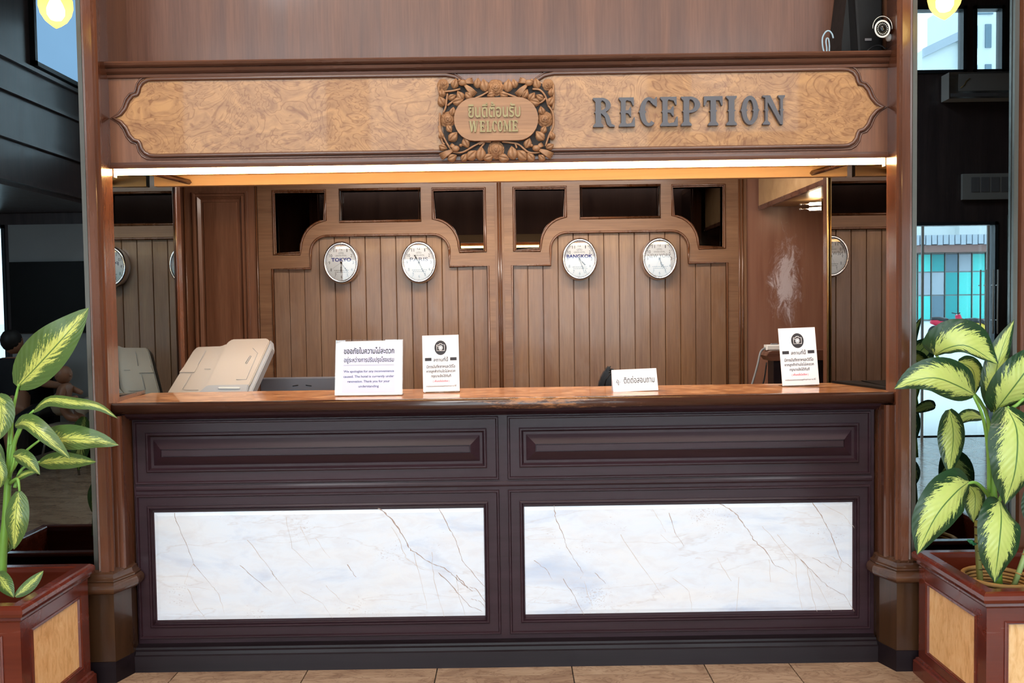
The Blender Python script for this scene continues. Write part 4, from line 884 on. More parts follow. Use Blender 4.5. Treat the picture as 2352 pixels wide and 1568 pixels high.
# spot lamp near the soffit
a, b = at(1838, 469, 5.7), at(1884, 473, 5.7); t = thing('spot_lamp', 'small twin rod spot lamp glowing under the right soffit', 'lamp', (b.x, 5.7, b.z))
for dz in (0, -.032):
    MB().tube([(a.x, 5.7, a.z + dz), (b.x - .07, 5.7, a.z + dz)], .0035, 6).build('rod', 'chrome', t); MB().ell((a.x, 5.7, a.z + dz), (.009, .009, .009), 8).build('finial', 'chrome', t)
    MB().tube([(b.x - .07, 5.7, a.z + dz), (b.x + .03, 5.7, a.z + dz + .004)], .010, 8).build('bulb', 'lamphot', t)
MB().box(b.x + .0, b.x + .03, 5.68, 5.74, a.z - .05, a.z + .03).build('bracket', 'chrome', t)

# ---------------------------------------------------------------- on the canopy shelf
t = thing('loudspeaker', 'tall black loudspeaker standing on the canopy shelf', 'speaker', (1.42, 3.8, 2.53))
def sp(px, py, Y): v = at(px, py, Y); return (v.x, v.z)
body = [(1.425, 2.53), (1.425, 2.62), (1.435, 2.72), (1.45, 2.84), (1.48, 3.1), (1.57, 3.1), (1.588, 2.84), (1.592, 2.53)]
MB().prism(body, 3.78, 3.94).build('cabinet', 'black', t)
g = MB(); g.loft([[(1.465, 3.78, 2.56), (1.59, 3.78, 2.548), (1.585, 3.78, 3.1), (1.435, 3.78, 3.1)], [(1.485, 3.752, 2.57), (1.585, 3.748, 2.558), (1.58, 3.748, 3.09), (1.452, 3.752, 3.09)], [(1.493, 3.748, 2.575), (1.58, 3.745, 2.565), (1.575, 3.745, 3.08), (1.46, 3.748, 3.08)]], True); g.build('grille', 'grille', t)
v = at(1994, 91, 3.744); MB().box(v.x - .014, v.x + .014, 3.742, 3.745, v.z - .005, v.z + .005).build('badge', 'greyink', t)
MB().box(1.44, 1.585, 3.76, 3.93, 2.53, 2.548).build('foot', 'black', t)
# security camera
_b0 = MB.build
def _shear(self, *a, **k):
    self.v = [(x + (y - 3.6) * v.x / 3.6, y, z + (y - 3.6) * (v.z - CH) / 3.6) if a[0] in ('barrel', 'sunshade') else (x, y, z) for x, y, z in self.v]
    return _b0(self, *a, **k)
v = at(2022, 70, 3.62); t = thing('security_camera', 'white bullet security camera mounted on the right column above shelf', 'camera', (v.x, 3.66, v.z))
q = .036; c = (v.x, 3.60, v.z)
_shear(MB().lathe([(q * .5, -.085), (q * .9, -.08), (q, .0), (q * .99, .006), (q * .80, .006), (q * .78, -.004)], c, 'y', 28, .9, False), 'barrel', 'whitep', t)
MB().prism([(c[0] + math.cos(2 * PI * i / 28) * q * .8 * .9, c[2] + math.sin(2 * PI * i / 28) * q * .8) for i in range(28)], c[1] - .001, c[1] + .004).build('lens_plate', 'black', t)
MB().lathe([(q * .36, .0), (q * .36, .006), (q * .30, .008)], c, 'y', 20, .9).build('lens', 'screen', t)
m = MB()
for i in range(18):
    a = 2 * PI * (i + .5) / 18
    m.ell((c[0] + math.cos(a) * q * .60 * .9, 3.598, c[2] + math.sin(a) * q * .60), (.0019, .001, .0022), 6)
m.build('infrared_leds', 'white', t)
hood = []
for y in (3.588, 3.68): hood.append([(c[0] + math.cos(math.radians(d)) * q * 1.16 * .92, y, c[2] + .006 + math.sin(math.radians(d)) * q * 1.22) for d in range(-10, 195, 15)])
h = _shear(MB().loft(hood, False, True, False), 'sunshade', 'whitep', t); so = h.modifiers.new('s', 'SOLIDIFY'); so.thickness = .002
MB().tube([(c[0] + q * .8, 3.68, c[2]), (c[0] + .058, 3.67, c[2] - .01)], .010).ell((c[0] + .052, 3.66, c[2] - .018), (.013, .016, .016), 10).build('joint', 'whitep', t)
MB().lathe([(.034, 0), (.034, .008), (.026, .014)], (1.583, 3.645, c[2] + .006), 'x', 20).build('wall_plate', 'whitep', t)
for lb, mt, r, pts in (('pale blue cable looping up from the canopy shelf beside the speaker', 'cable', .0035, [(1896, 128), (1890, 110), (1889, 88), (1896, 74), (1904, 71), (1911, 78), (1914, 88)]), ('short folded pale cable on the shelf left of the speaker', 'cable', .0030, [(1904, 128), (1905, 106), (1903, 90), (1899, 88), (1897, 96), (1899, 112), (1898, 124)])):
    tag(MB().tube(catmull([at(x, y, 3.72) for x, y in pts], 5), r, 6).build('signal_cable', mt), lb, 'cable')
tag(MB().tube(catmull([at(x, y, 3.70) for x, y in [(1992, 117), (2004, 108), (2016, 104), (2026, 106), (2034, 112), (2040, 104), (2045, 90), (2046, 80)]], 5), .0028, 6).build('camera_cable', 'leather'), 'thin black cable trailing from the security camera', 'cable')

# ---------------------------------------------------------------- hanging globe lamps before the mirrors
for px, py, lb in ((128, 24, 'amber glass globe lamp hanging before the left mirror'), (2170, 4, 'amber glass globe lamp hanging before the right mirror')):
    v = at(px, py, 3.36); t = thing('globe_lamp', lb, 'lamp', v, 'globe lamps hanging before the mirrors')
    MB().lathe([(.002, -.068), (.018, -.058), (.040, -.040), (.056, -.015), (.063, .012), (.062, .04), (.052, .066), (.038, .08)], v, 'z', 44, .95).build('glass_globe', 'bulbglass', t)
    MB().lathe([(.003, -.04), (.020, -.034), (.031, -.016), (.032, .004), (.024, .026), (.014, .046)], v, 'z', 20).build('bulb', 'bulb', t)
    MB().lathe([(.040, .076), (.042, .10), (.018, .125), (.008, .14)], v, 'z', 20).build('cap', 'brass', t); MB().tube([(v.x, v.y, v.z + .13), (v.x, v.y, 5.15)], .005, 6).build('rod', 'brass', t)

# ---------------------------------------------------------------- planters
def planter(label, x0, x1, y0, y1, zt):
    t = thing('planter', label, 'planter', ((x0 + x1) / 2, (y0 + y1) / 2, 0)); o = .022
    X0, X1, Y0, Y1 = x0 + o, x1 - o, y0 + o, y1 - o
    rim = MB()
    def rr(d, z): return [(x0 + d, y0 + d, z), (x1 - d, y0 + d, z), (x1 - d, y1 - d, z), (x0 + d, y1 - d, z)]
    rim.loft([rr(o - .001, zt - .06), rr(o - .008, zt - .052), rr(o - .006, zt - .044), rr(.004, zt - .038), rr(0, zt - .026), rr(.001, zt - .012), rr(.008, zt - .004), rr(.016, zt), rr(.05, zt), rr(.054, zt - .004), rr(.056, zt - .02), rr(.058, zt - .16)], False); rim.build('rim', 'planter', t)
    MB().box(x0 + .05, x1 - .05, y0 + .05, y1 - .05, .05, zt - .15).build('soil_tray', 'soil', t)
    bs = MB(); bs.loft([[(a, b, z) for a, b, _ in rr(o - d, 0)] for z, d in ((0, .016), (.052, .016), (.058, .010), (.066, .008), (.07, .0))], False); bs.build('plinth', 'planter', t)
    # four sides: frame, moulding and inset
    def side(P, U, ln, nn):
        """P corner, U along, nn outward"""
        h0, h1 = .06, zt - .0605; ins = [(0, .0), (.0, .0), (.062, .0), (.062, .004), (.068, .006), (.072, .002), (.076, .003), (.080, -.006)]
        rings = []
        for d, f in ins: rings.append([P + U * (a if a == d else ln - d) + Vector((0, 0, z)) + nn * f for a, z in ((d, h0 + d * .75), (ln - d, h0 + d * .75), (ln - d, h1 - d * .75), (d, h1 - d * .75))])
        MB().loft(rings, False).build('side_frame', 'planter', t)
        d = .079; MB().add([P + U * a + Vector((0, 0, z)) + nn * (-.005) for a, z in ((d, h0 + d * .75), (ln - d, h0 + d * .75), (ln - d, h1 - d * .75), (d, h1 - d * .75))], [(0, 1, 2, 3)]).build('inset_panel', 'inset', t)
    side(Vector((X0, Y0, 0)), Vector((1, 0, 0)), X1 - X0, Vector((0, -1, 0))); side(Vector((X1, Y0, 0)), Vector((0, 1, 0)), Y1 - Y0, Vector((1, 0, 0))); side(Vector((X0, Y1, 0)), Vector((0, -1, 0)), Y1 - Y0, Vector((-1, 0, 0))); side(Vector((X1, Y1, 0)), Vector((-1, 0, 0)), X1 - X0, Vector((0, 1, 0)))
    return t
planter('red-brown wooden planter box left of the counter with cream inset panels', -2.28, -1.705, 2.985, 3.515, .507)
planter('red-brown wooden planter box right of the counter with cream inset panels', 1.617, 2.19, 2.985, 3.535, .507)

# ---------------------------------------------------------------- plants
def wprof(t):
    return (max(0, 1 - (1 - t / .42) ** 2)) ** .5 if t < .42 else max(0, math.cos(min(1, (t - .42) / .58) * PI / 2)) ** .85
def leaf(t, pts, wl, wr, mat, fold=.25, y_edge=0, ripple=.0, n=16, nseg=5):
    """pts of (px, py, depth); wl, wr widths in pixels either side of the midrib"""
    P = catmull([at(*p) for p in pts], 6); L = [0]
    for i in range(1, len(P)): L.append(L[-1] + (P[i] - P[i - 1]).length)
    def samp(s):
        s *= L[-1]
        for i in range(1, len(P)):
            if L[i] >= s - 1e-9: f = (s - L[i - 1]) / max(1e-9, L[i] - L[i - 1]); return P[i - 1].lerp(P[i], f)
        return P[-1]
    vs, uv = [], []; k = 2 * nseg + 1; rows = []
    for i in range(n + 1):
        s = i / n; p = samp(s); d = (samp(min(1, s + .03)) - samp(max(0, s - .03))); d2 = Vector((d.x, 0, d.z)).normalized(); pr = Vector((-d2.z, 0, d2.x)); row = []
        for j in range(k):
            v = (j - nseg) / nseg; w = (wl if v > 0 else wr) * wprof(max(.012, s)) * p.y / F; rp = ripple * math.sin(s * 17 + (0 if v > 0 else 1.5)) * v * v
            row.append(p + pr * (w * v) + Vector((0, abs(v) ** 1.3 * w * fold + y_edge * v * w + rp, 0)))
            uv.append((s, .5 + v / 2))
        rows.append(row)
    m = MB(); m.loft(rows, False, True, False); return m.build('leaf', mat, t, uv)
def stalk(t, pts, r0, r1, mat='petiole', nm='petiole'):
    P = catmull([at(*p) for p in pts], 5); k = len(P); return MB().tube(P, [r0 + (r1 - r0) * i / (k - 1) for i in range(k)], 8).build(nm, mat, t)
Y1 = 3.22
t = thing('potted_plant', 'slender dumb cane with speckled green leaves in the left planter', 'plant', (at(20, 1340, Y1).x, Y1, .36))
stalk(t, [(4, 1345, Y1), (8, 1250, Y1), (14, 1180, Y1), (20, 1080, Y1), (28, 1020, Y1)], .016, .011, 'stalk', 'stem')
for pts in ([(24, 1060, Y1), (28, 960, Y1), (38, 905, Y1), (44, 882, Y1 - .01)], [(18, 1080, Y1), (22, 980, Y1), (25, 915, Y1)], [(24, 1070, Y1), (36, 1005, Y1 - .03), (56, 965, Y1 - .05), (78, 942, Y1 - .06)], [(25, 1080, Y1), (34, 1020, Y1 - .03), (46, 990, Y1 - .05), (52, 978, Y1 - .05)],
            [(28, 1080, Y1), (46, 1050, Y1), (66, 1030, Y1 + .02), (92, 1010, Y1 + .02)], [(34, 1120, Y1), (45, 1085, Y1 + .02), (60, 1070, Y1 + .03), (92, 1060, Y1 + .03)], [(20, 1100, Y1), (30, 1070, Y1 - .04), (34, 1050, Y1 - .05)], [(22, 1110, Y1), (40, 1100, Y1 - .05), (45, 1128, Y1 - .06)], [(14, 1110, Y1), (4, 1060, Y1), (-6, 1030, Y1)], [(10, 1240, Y1), (5, 1300, Y1), (2, 1330, Y1)]):
    stalk(t, pts, .007, .004)
leaf(t, [(40, 888, Y1), (88, 838, Y1 - .02), (150, 770, Y1 - .03), (204, 706, Y1)], 54, 46, 'leafl', -.15)
leaf(t, [(76, 945, Y1 - .06), (110, 918, Y1 - .08), (165, 922, Y1 - .10), (225, 932, Y1 - .10), (271, 961, Y1 - .09)], 9, 17, 'leafl', .5, .6)
leaf(t, [(34, 978, Y1 - .05), (62, 972, Y1 - .10), (105, 1005, Y1 - .12), (162, 1054, Y1 - .10)], 22, 16, 'leafl', .3, .3)
leaf(t, [(96, 1008, Y1 - .0), (140, 1008, Y1 - .05), (205, 1010, Y1 - .07), (274, 1022, Y1 - .05)], 33, 26, 'leafl', .2, 0, .004)
leaf(t, [(88, 1064, Y1 + .04), (140, 1056, Y1 + .0), (222, 1060, Y1 - .02)], 19, 22, 'leafl', .2, 0, .003)
leaf(t, [(30, 1046, Y1 - .05), (60, 1056, Y1 - .09), (92, 1090, Y1 - .09)], 20, 18, 'leafl', .2)
leaf(t, [(32, 1102, Y1 - .02), (60, 1086, Y1 - .03), (90, 1082, Y1 - .03)], 7, 9, 'leafl', .3, .5)
leaf(t, [(42, 1128, Y1 - .06), (36, 1190, Y1 - .09), (32, 1262, Y1 - .07)], 28, 28, 'leafl', .2)
leaf(t, [(22, 1180, Y1 - .0), (18, 1225, Y1 + .02), (8, 1275, Y1 + .02)], 30, 20, 'leafl', .3)
leaf(t, [(-4, 905, Y1 - .03), (4, 945, Y1 - .05), (-2, 1010, Y1 - .05)], 28, 20, 'leafl', .2)
leaf(t, [(-12, 1040, Y1 - .04), (4, 1090, Y1 - .06), (0, 1120, Y1 - .05)], 14, 14, 'leafl', .2)
leaf(t, [(-6, 1318, Y1 - .05), (8, 1338, Y1 - .08), (32, 1372, Y1 - .09)], 20, 22, 'leafl', .2)
leaf(t, [(34, 1370, Y1 - .08), (60, 1348, Y1 - .06), (100, 1310, Y1 - .04)], 12, 16, 'leafl', .2)
leaf(t, [(-14, 1010, Y1 + .02), (-22, 1080, Y1 + .02), (-30, 1160, Y1 + .02)], 30, 30, 'leafl', .2)
Y2 = 3.25
t = thing('potted_plant', 'broad-leaved dumb cane with cream-centred leaves in the right planter', 'plant', (at(2280, 1340, Y2).x, Y2, .36))
stalk(t, [(2292, 1345, Y2), (2288, 1220, Y2), (2280, 1100, Y2), (2288, 1000, Y2 - .01), (2300, 930, Y2)], .017, .010, 'stalk', 'stem')
stalk(t, [(2252, 1345, Y2 + .04), (2246, 1260, Y2 + .04), (2244, 1195, Y2 + .05)], .012, .010, 'oldstalk', 'dry_stem')
for z in (1210, 1228, 1246, 1264, 1284, 1306): v = at(2246 + (z - 1210) * .05, z, Y2 + .04); MB().lathe([(.0125, -.002), (.0145, 0), (.0125, .002)], v, 'z', 10).build('stem_ring', 'soil', t)
for pts in ([(2272, 1130, Y2), (2270, 1040, Y2 - .02), (2258, 960, Y2 - .04), (2236, 908, Y2 - .06)], [(2278, 1150, Y2), (2258, 1122, Y2 - .05), (2240, 1108, Y2 - .08), (2222, 1110, Y2 - .10)], [(2296, 1120, Y2), (2288, 1000, Y2), (2284, 945, Y2)],
            [(2290, 1160, Y2), (2300, 1140, Y2 - .08), (2296, 1150, Y2 - .12)], [(2296, 1000, Y2), (2310, 950, Y2 - .05), (2335, 930, Y2 - .08), (2352, 915, Y2 - .08)], [(2290, 1010, Y2), (2300, 950, Y2 - .08), (2318, 934, Y2 - .10)], [(2280, 1080, Y2), (2262, 940, Y2 + .05), (2180, 850, Y2 + .04), (2150, 815, Y2 + .03)]):
    stalk(t, pts, .008, .005)
leaf(t, [(2148, 816, Y2 + .02), (2176, 800, Y2 - .03), (2222, 795, Y2 - .06), (2292, 836, Y2 - .05)], 62, 16, 'leafr', .25, 0, .004)
leaf(t, [(2238, 906, Y2 - .06), (2200, 886, Y2 - .12), (2150, 868, Y2 - .15), (2100, 874, Y2 - .14), (2053, 893, Y2 - .12)], 36, 54, 'leafr', .2, 0, .004)
leaf(t, [(2284, 945, Y2), (2283, 880, Y2 - .03), (2302, 800, Y2 - .04), (2330, 733, Y2 - .03)], 26, 26, 'leafr', .3, .2)
leaf(t, [(2288, 942, Y2 - .03), (2316, 905, Y2 - .08), (2350, 860, Y2 - .10), (2400, 790, Y2 - .08)], 52, 62, 'leafr', .1)
leaf(t, [(2312, 934, Y2 - .10), (2336, 990, Y2 - .16), (2332, 1080, Y2 - .18), (2308, 1158, Y2 - .15)], 58, 62, 'leafr', .2, 0, .004)
leaf(t, [(2226, 1106, Y2 - .10), (2196, 1130, Y2 - .17), (2150, 1185, Y2 - .20), (2106, 1273, Y2 - .18)], 52, 56, 'leafr', .2, 0, .003)
leaf(t, [(2296, 1148, Y2 - .12), (2300, 1190, Y2 - .19), (2294, 1260, Y2 - .22), (2284, 1337, Y2 - .20)], 56, 50, 'leafr', .2, 0, .003)
leaf(t, [(2226, 1115, Y2 + .05), (2240, 1140, Y2 + .06), (2236, 1200, Y2 + .06)], 26, 26, 'leafr', .2)
leaf(t, [(2200, 830, Y2 + .10), (2235, 850, Y2 + .11), (2240, 905, Y2 + .10)], 26, 24, 'leafr', .2)
leaf(t, [(2180, 940, Y2 + .12), (2190, 1000, Y2 + .14), (2180, 1090, Y2 + .13)], 30, 34, 'leafr', .2)
leaf(t, [(2260, 960, Y2 + .14), (2225, 955, Y2 + .16), (2190, 975, Y2 + .15)], 14, 16, 'leafr', .3)
leaf(t, [(2380, 1100, Y2), (2400, 1160, Y2), (2410, 1260, Y2)], 50, 50, 'leafr', .2)
m = MB()
rb = at(2222, 1240, Y2 + .02); m.tube([rb, at(2230, 1246, Y2 + .02), at(2242, 1250, Y2 + .02)], [.002, .006, .004], 6).tube([rb, at(2232, 1240, Y2 + .02), at(2236, 1252, Y2)], .003, 5).ell(at(2232, 1245, Y2 + .01), (.008, .006, .008), 8)
tag(m.build('ribbon_tie', 'ribbon'), 'green ribbon tied round the dry stem in right planter', 'ribbon')
v = at(2254, 1340, 3.36); t = thing('cane_basket', 'round woven cane basket inside the right planter', 'basket', (v.x, 3.33, .35))
m = MB()
for i in range(10): m.tube([(v.x + .03 + math.cos(a) * (.10 + .0022 * i) * .95, 3.30 + math.sin(a) * (.10 + .0022 * i), .335 + i * .0125) for a in [2 * PI * j / 28 for j in range(28)]], .0068, 5, True)
m.build('woven_wall', 'basket', t)
m = MB().tube([(v.x + .03 + math.cos(a) * .124 * .95, 3.30 + math.sin(a) * .124, .463) for a in [2 * PI * j / 28 for j in range(28)]], .009, 6, True); m.build('basket_rim', 'basket', t)
MB().lathe([(.09, .34), (.09, .42)], (v.x + .03, 3.30, 0), 'z', 20).build('basket_soil', 'soil', t)
t = thing('bamboo_cane', 'pale green bamboo cane leaning in the right planter', 'cane', at(2332, 1335, 3.2))
a, b = at(2328, 1348, 3.2), at(2372, 1225, 3.22); MB().tube([a, b], .010, 8).build('culm', 'bamboo', t)
for f in (.25, .6): p = a.lerp(b, f); d = (b - a).normalized(); MB().tube([p - d * .003, p, p + d * .003], [.0105, .0125, .0105], 8).build('node_ring', 'basket', t)

# ---------------------------------------------------------------- the lobby seen in the mirrors
def VM(px, py, Yv):
    """point whose reflection in the mirror plane y = 3.585 shows at px, py with virtual depth Yv"""
    p = at(px, py, Yv); return Vector((p.x, 2 * 3.585 - Yv, p.z))
t = thing('air_conditioner', 'white wall air conditioner reflected high in the right mirror', 'air conditioner', (5.05, YS + .1, 3.68))
MB().bbox(4.72, 5.52, YS + .01, YS + .2, 3.68, 3.96, .02).build('casing', 'whitep', t)
MB().box(4.82, 5.50, YS + .2, YS + .206, 3.76, 3.94).build('front_panel', 'plaster', t); MB().box(4.74, 5.5, YS + .195, YS + .204, 3.70, 3.735).build('outlet_louvre', 'greyink', t)
MB().tube([(4.84, YS + .208, 3.79), (4.88, YS + .208, 3.82), (4.90, YS + .208, 3.86), (4.94, YS + .208, 3.89)], .006, 5).build('reflected_trim', 'brass', t)
t = thing('air_vent', 'white ceiling vent box reflected above the street door', 'vent', (5.2, YS + .1, 2.65))
MB().box(4.95, 5.6, YS + .01, YS + .05, 2.62, 2.90).build('casing', 'plaster', t)
for i in range(4): MB().box(5.04 + i * .11, 5.13 + i * .11, YS + .05, YS + .056, 2.70, 2.86).build('grille', 'greyink', t)
tag(MB().box(-5.50, -3.9, YS + .01, YS + .05, 1.31, 2.09).build('wall_screen', 'screen'), 'large black wall screen reflected in the left mirror', 'screen')
struct(MB().box(-5.52, -3.8, YS + .0, YS + .01, 0, 2.5).build('trim_3', 'plaster'))
struct(MB().box(5.46, 6.35, YS + .01, YS + .2, 0, 2.45).build('trim_4', 'slate'))
# black armchair, person and baby reflected at the left
def chair_at(x, y, label, mat='leather'):
    t = thing('armchair', label, 'armchair', (x, y, 0))
    MB().bbox(x - .34, x + .34, y - .3, y + .35, .14, .42, .04).build('seat', mat, t); MB().bbox(x - .34, x + .34, y - .46, y - .3, .3, .92, .05).build('backrest', mat, t)
    for s in (-1, 1): MB().tube([(x + s * .36, y - .42, .56), (x + s * .37, y + .1, .58), (x + s * .36, y + .36, .52), (x + s * .36, y + .38, .2)], .075, 10).build('armrest', mat, t)
    m = MB()
    for s in (-1, 1):
        for q in (-.4, .3): m.tube([(x + s * .3, y + q, 0), (x + s * .3, y + q, .15)], .02, 6)
    m.build('feet', 'black', t)
chair_at(-4.98, -1.35, 'black leather armchair reflected at the lower left')
chair_at(-4.04, -2.0, 'pale fabric armchair by the wall, reflected at the left', 'cream')
px_, py_ = -4.94, -1.45
t = thing('person', 'seated person in a dark shirt with white shoulder stripes, reflected at left', 'person', (px_, py_, .4))
skin('body', [(px_, py_, .52, .15, .12), (px_, py_ - .03, .75, .15, .11), (px_ - .01, py_ - .05, 1.0, .17, .10), (px_ - .01, py_ - .05, 1.10, .07, .06), (px_ + .17, py_ - .02, 1.02, .065), (px_ + .30, py_ + .02, .84, .05), (px_ + .50, py_ + .10, .82, .036), (px_ + .58, py_ + .12, .83, .03), (px_ - .18, py_ - .02, 1.02, .065), (px_ - .24, py_ + .1, .84, .05), (px_ - .1, py_ + .25, .8, .036),
              (px_ + .1, py_ + .1, .5, .09), (px_ + .22, py_ + .48, .56, .07), (px_ + .30, py_ + .56, .2, .05), (px_ - .1, py_ + .1, .5, .09), (px_ - .1, py_ + .48, .56, .07), (px_ - .1, py_ + .56, .2, .05)],
     [(0, 1), (1, 2), (2, 3), (2, 4), (4, 5), (5, 6), (6, 7), (2, 8), (8, 9), (9, 10), (0, 11), (11, 12), (12, 13), (0, 14), (14, 15), (15, 16)], 'skin', t)
skin('shirt', [(px_, py_, .50, .165, .14), (px_, py_ - .03, .75, .165, .125), (px_ - .01, py_ - .05, 1.0, .185, .115), (px_ - .01, py_ - .05, 1.085, .075, .07), (px_ + .175, py_ - .02, 1.02, .078), (px_ + .26, py_ + .01, .90, .068), (px_ - .185, py_ - .02, 1.02, .078), (px_ - .24, py_ + .05, .9, .068)], [(0, 1), (1, 2), (2, 3), (2, 4), (4, 5), (2, 6), (6, 7)], 'shirt', t)
for q in range(3): MB().tube([(px_ + .10 + q * .022, py_ + .055, 1.115 - q * .01), (px_ + .19 + q * .020, py_ + .07, 1.04 - q * .012), (px_ + .245 + q * .016, py_ + .09, .96 - q * .01)], .005, 5).build('white_stripe', 'white', t)
MB().ell((px_ + .01, py_ - .03, 1.235), (.085, .10, .115), 14).build('head', 'skin', t); MB().ell((px_ + .0, py_ - .01, 1.262), (.095, .112, .115), 14).build('hair', 'hair', t)
for k in range(5): MB().tube([(px_ + .58, py_ + .12, .83), (px_ + .625, py_ + .125 + k * .004, .845 - k * .014), (px_ + .65, py_ + .14 + k * .003, .835 - k * .014)], [.012, .009, .006], 6).build('finger', 'skin', t)
b = VM(146, 860, 8.35)
t = thing('baby', 'baby leaning on a white high chair tray, reflected in the left mirror', 'person', (b.x, b.y, b.z - .5))
MB().ell((b.x, b.y, b.z), (.078, .09, .088), 14).build('head', 'skin', t); MB().ell((b.x + .074, b.y + .02, b.z - .005), (.014, .012, .014), 8).build('nose', 'skin', t); MB().ell((b.x - .015, b.y + .08, b.z - .005), (.012, .008, .016), 8).build('ear', 'skin', t)
skin('body', [(b.x - .05, b.y, b.z - .36, .085, .08), (b.x - .02, b.y, b.z - .22, .08, .075), (b.x - .0, b.y, b.z - .12, .07, .06), (b.x + .0, b.y, b.z - .07, .035), (b.x + .03, b.y + .08, b.z - .13, .035), (b.x + .02, b.y + .11, b.z - .24, .028), (b.x + .14, b.y + .12, b.z - .22, .022), (b.x + .19, b.y + .12, b.z - .20, .018), (b.x + .03, b.y - .08, b.z - .14, .035), (b.x + .14, b.y - .08, b.z - .19, .024), (b.x + .05, b.y + .05, b.z - .40, .045), (b.x + .16, b.y + .06, b.z - .42, .03), (b.x + .05, b.y - .05, b.z - .40, .045), (b.x + .16, b.y - .06, b.z - .42, .03)],
     [(0, 1), (1, 2), (2, 3), (2, 4), (4, 5), (5, 6), (6, 7), (2, 8), (8, 9), (0, 10), (10, 11), (0, 12), (12, 13)], 'skin', t)
MB().ell((b.x - .03, b.y, b.z - .28), (.095, .10, .12), 12).build('vest', 'cream', t)
t = thing('high_chair', 'high chair with white tray holding the baby, reflected at left', 'chair', (b.x, b.y, 0))
MB().box(b.x + .02, b.x + .24, b.y - .16, b.y + .16, b.z - .27, b.z - .25).build('tray', 'whitep', t); MB().box(b.x - .14, b.x + .08, b.y - .13, b.y + .13, b.z - .50, b.z - .47).build('seat', 'cream', t)
for sx_ in (-.14, .16):
    for sy_ in (-.14, .14): MB().tube([(b.x + sx_ * .7, b.y + sy_ * .8, b.z - .48), (b.x + sx_ * 1.3, b.y + sy_ * 1.3, 0)], .012, 6).build('leg', 'steel', t)

# ---------------------------------------------------------------- the street
struct(MB().box(-80, 110, -130, YS - .16, -.12, -.02).build('ground', 'concrete'))
def scooter(x, y, ang, mat, label):
    t = thing('scooter', label, 'scooter', (x, y, 0)); c_, s_ = math.cos(ang), math.sin(ang)
    def w_(a, b, z): return (x + (a * c_ - b * s_) * SQ, y + a * s_ + b * c_, z)
    for a in (-.62, .62):
        m = MB().tube([w_(a + math.cos(q) * .25, 0, .28 + math.sin(q) * .25) for q in [2 * PI * i / 20 for i in range(20)]], .045, 6, True); m.build('wheel', 'rubber', t)
        m = MB()
        for i in range(6): q = PI * i / 3; m.tube([w_(a, 0, .28), w_(a + math.cos(q) * .22, 0, .28 + math.sin(q) * .22)], .012, 5)
        m.build('spokes', 'chrome', t)
    MB().tube([w_(-.78, 0, .72), w_(-.55, 0, .70), w_(-.2, 0, .62), w_(.1, 0, .45), (w_(.38, 0, .5))], [.07, .13, .14, .10, .08], 10).build('body', mat, t)
    MB().tube([w_(-.75, 0, .84), w_(-.4, 0, .80), w_(-.02, 0, .76)], [.06, .12, .09], 8).build('seat', 'leather', t)
    MB().tube([w_(.62, 0, .28), w_(.50, 0, .7), w_(.42, 0, 1.0)], .035, 6).build('fork', 'chrome', t); MB().tube([w_(.40, 0, .42), w_(.52, 0, .75), w_(.44, 0, .98)], [.06, .14, .10], 8).build('leg_shield', mat, t)
    MB().tube([w_(.36, -.3, 1.05), w_(.44, 0, 1.0), w_(.36, .3, 1.05)], .02, 6).build('handlebar', 'black', t); MB().tube([w_(-.7, .14, .35), w_(-.1, .14, .32)], [.05, .03], 6).build('exhaust', 'chrome', t); MB().tube([w_(.62, 0, .56), w_(.8, 0, .46)], .05, 6).build('mudguard', mat, t)
v = VM(2165, 782, 33.5); scooter(v.x + .2, v.y, 0, 'red', 'red scooter parked in the street, reflected in the right mirror')
v = VM(2265, 795, 30); scooter(v.x, v.y, .5, 'yellow', 'yellow scooter parked beside the red one, reflected')
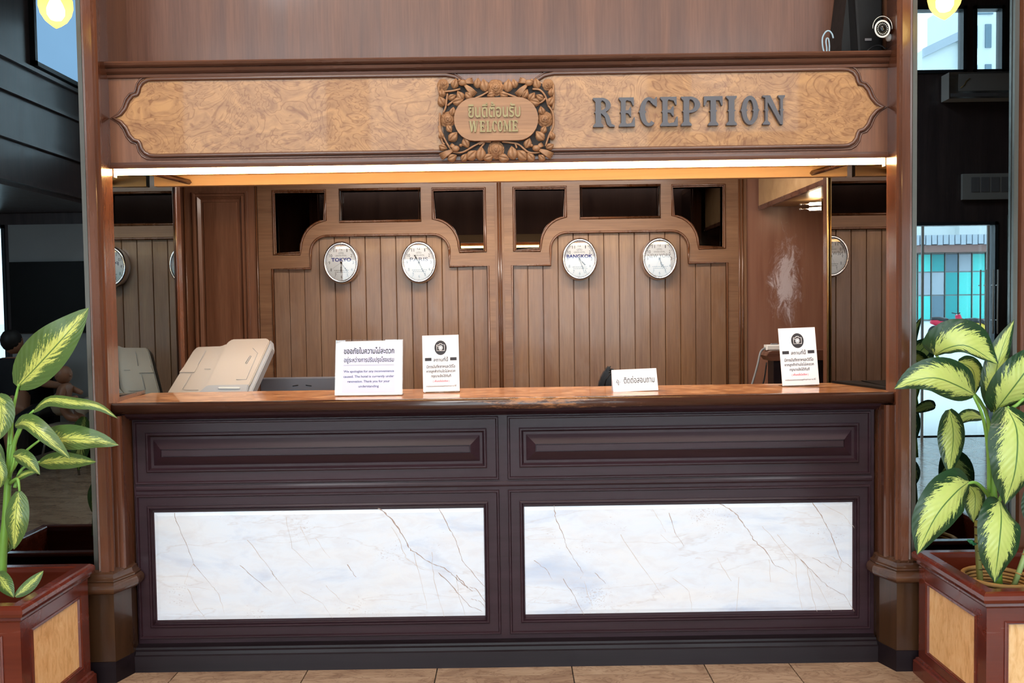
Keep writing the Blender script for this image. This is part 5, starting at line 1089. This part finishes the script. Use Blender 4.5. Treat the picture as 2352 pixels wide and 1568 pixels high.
# building across the street
Yb = 2 * 3.585 - 68
t = thing('shop_building', 'low building with teal glazing across the street, reflected in mirror', 'building', (34, Yb, 0))
MB().box(20, 46, Yb - 8, Yb, 0, 5.7).build('wall', 'plaster', t)
e = MB()
for i in range(60): e.box(20 + i * .44, 20.36 + i * .44, Yb, Yb + 1.6, 5.75 + (i % 2) * .05, 6.5)
e.build('corrugated_eave', 'eave', t); MB().box(20, 46, Yb, Yb + 1.4, 5.2, 5.75).build('eave_soffit', 'eavebrown', t)
random.seed(4)
for i in range(22):
    x = 21 + i * 1.05
    if x > 36.2 and x < 38.6: MB().box(x, x + 1.0, Yb + .02, Yb + .1, 0, 5.1).build('door_leaf', 'lobbywall' if i % 2 else 'eavebrown', t); continue
    for z0, z1 in ((.1, 1.9), (2.0, 3.7), (3.8, 5.1)): MB().box(x, x + .97, Yb + .02, Yb + .1, z0, z1).build('glass_pane', random.choice(['teal', 'tealdark', 'teal', 'winglass', 'eave']), t)
m = MB()
for i in range(23): m.box(20.97 + i * 1.05, 21.02 + i * 1.05, Yb + .05, Yb + .16, 0, 5.2)
m.build('mullions', 'steel', t)
Yt = 2 * 3.585 - 76
t = thing('tower_block', 'tall pale apartment tower beyond the street, reflected high in mirror', 'building', (40, Yt, 0))
a = at(2206, 100, 76); b = at(2290, 30, 76)
MB().box(a.x, b.x, Yt - 6, Yt, 0, b.z + 1.5).build('wall', 'tower', t)
MB().prism([(a.x - 3, 0), (a.x, 0), (a.x, at(2206, 72, 76).z), (a.x - 3, at(2130, 110, 76).z)], Yt - 5, Yt - .6).build('gabled_wing', 'tower', t)
MB().prism([(a.x, at(2206, 70, 76).z), (a.x, at(2206, 90, 76).z), (a.x - 3, at(2130, 128, 76).z), (a.x - 3, at(2130, 108, 76).z)], Yt - .6, Yt - .2).build('gable_fascia', 'eave', t)
for px0, px1, py0, py1 in ((2218, 2244, 60, 112), (2262, 2276, 56, 110), (2216, 2244, 150, 165), (2262, 2276, 148, 165), (2218, 2280, 30, 34)):
    p, q = at(px0, py1, 76), at(px1, py0, 76); MB().box(p.x, q.x, Yt, Yt + .12, p.z, q.z).build('window', 'winglass', t)
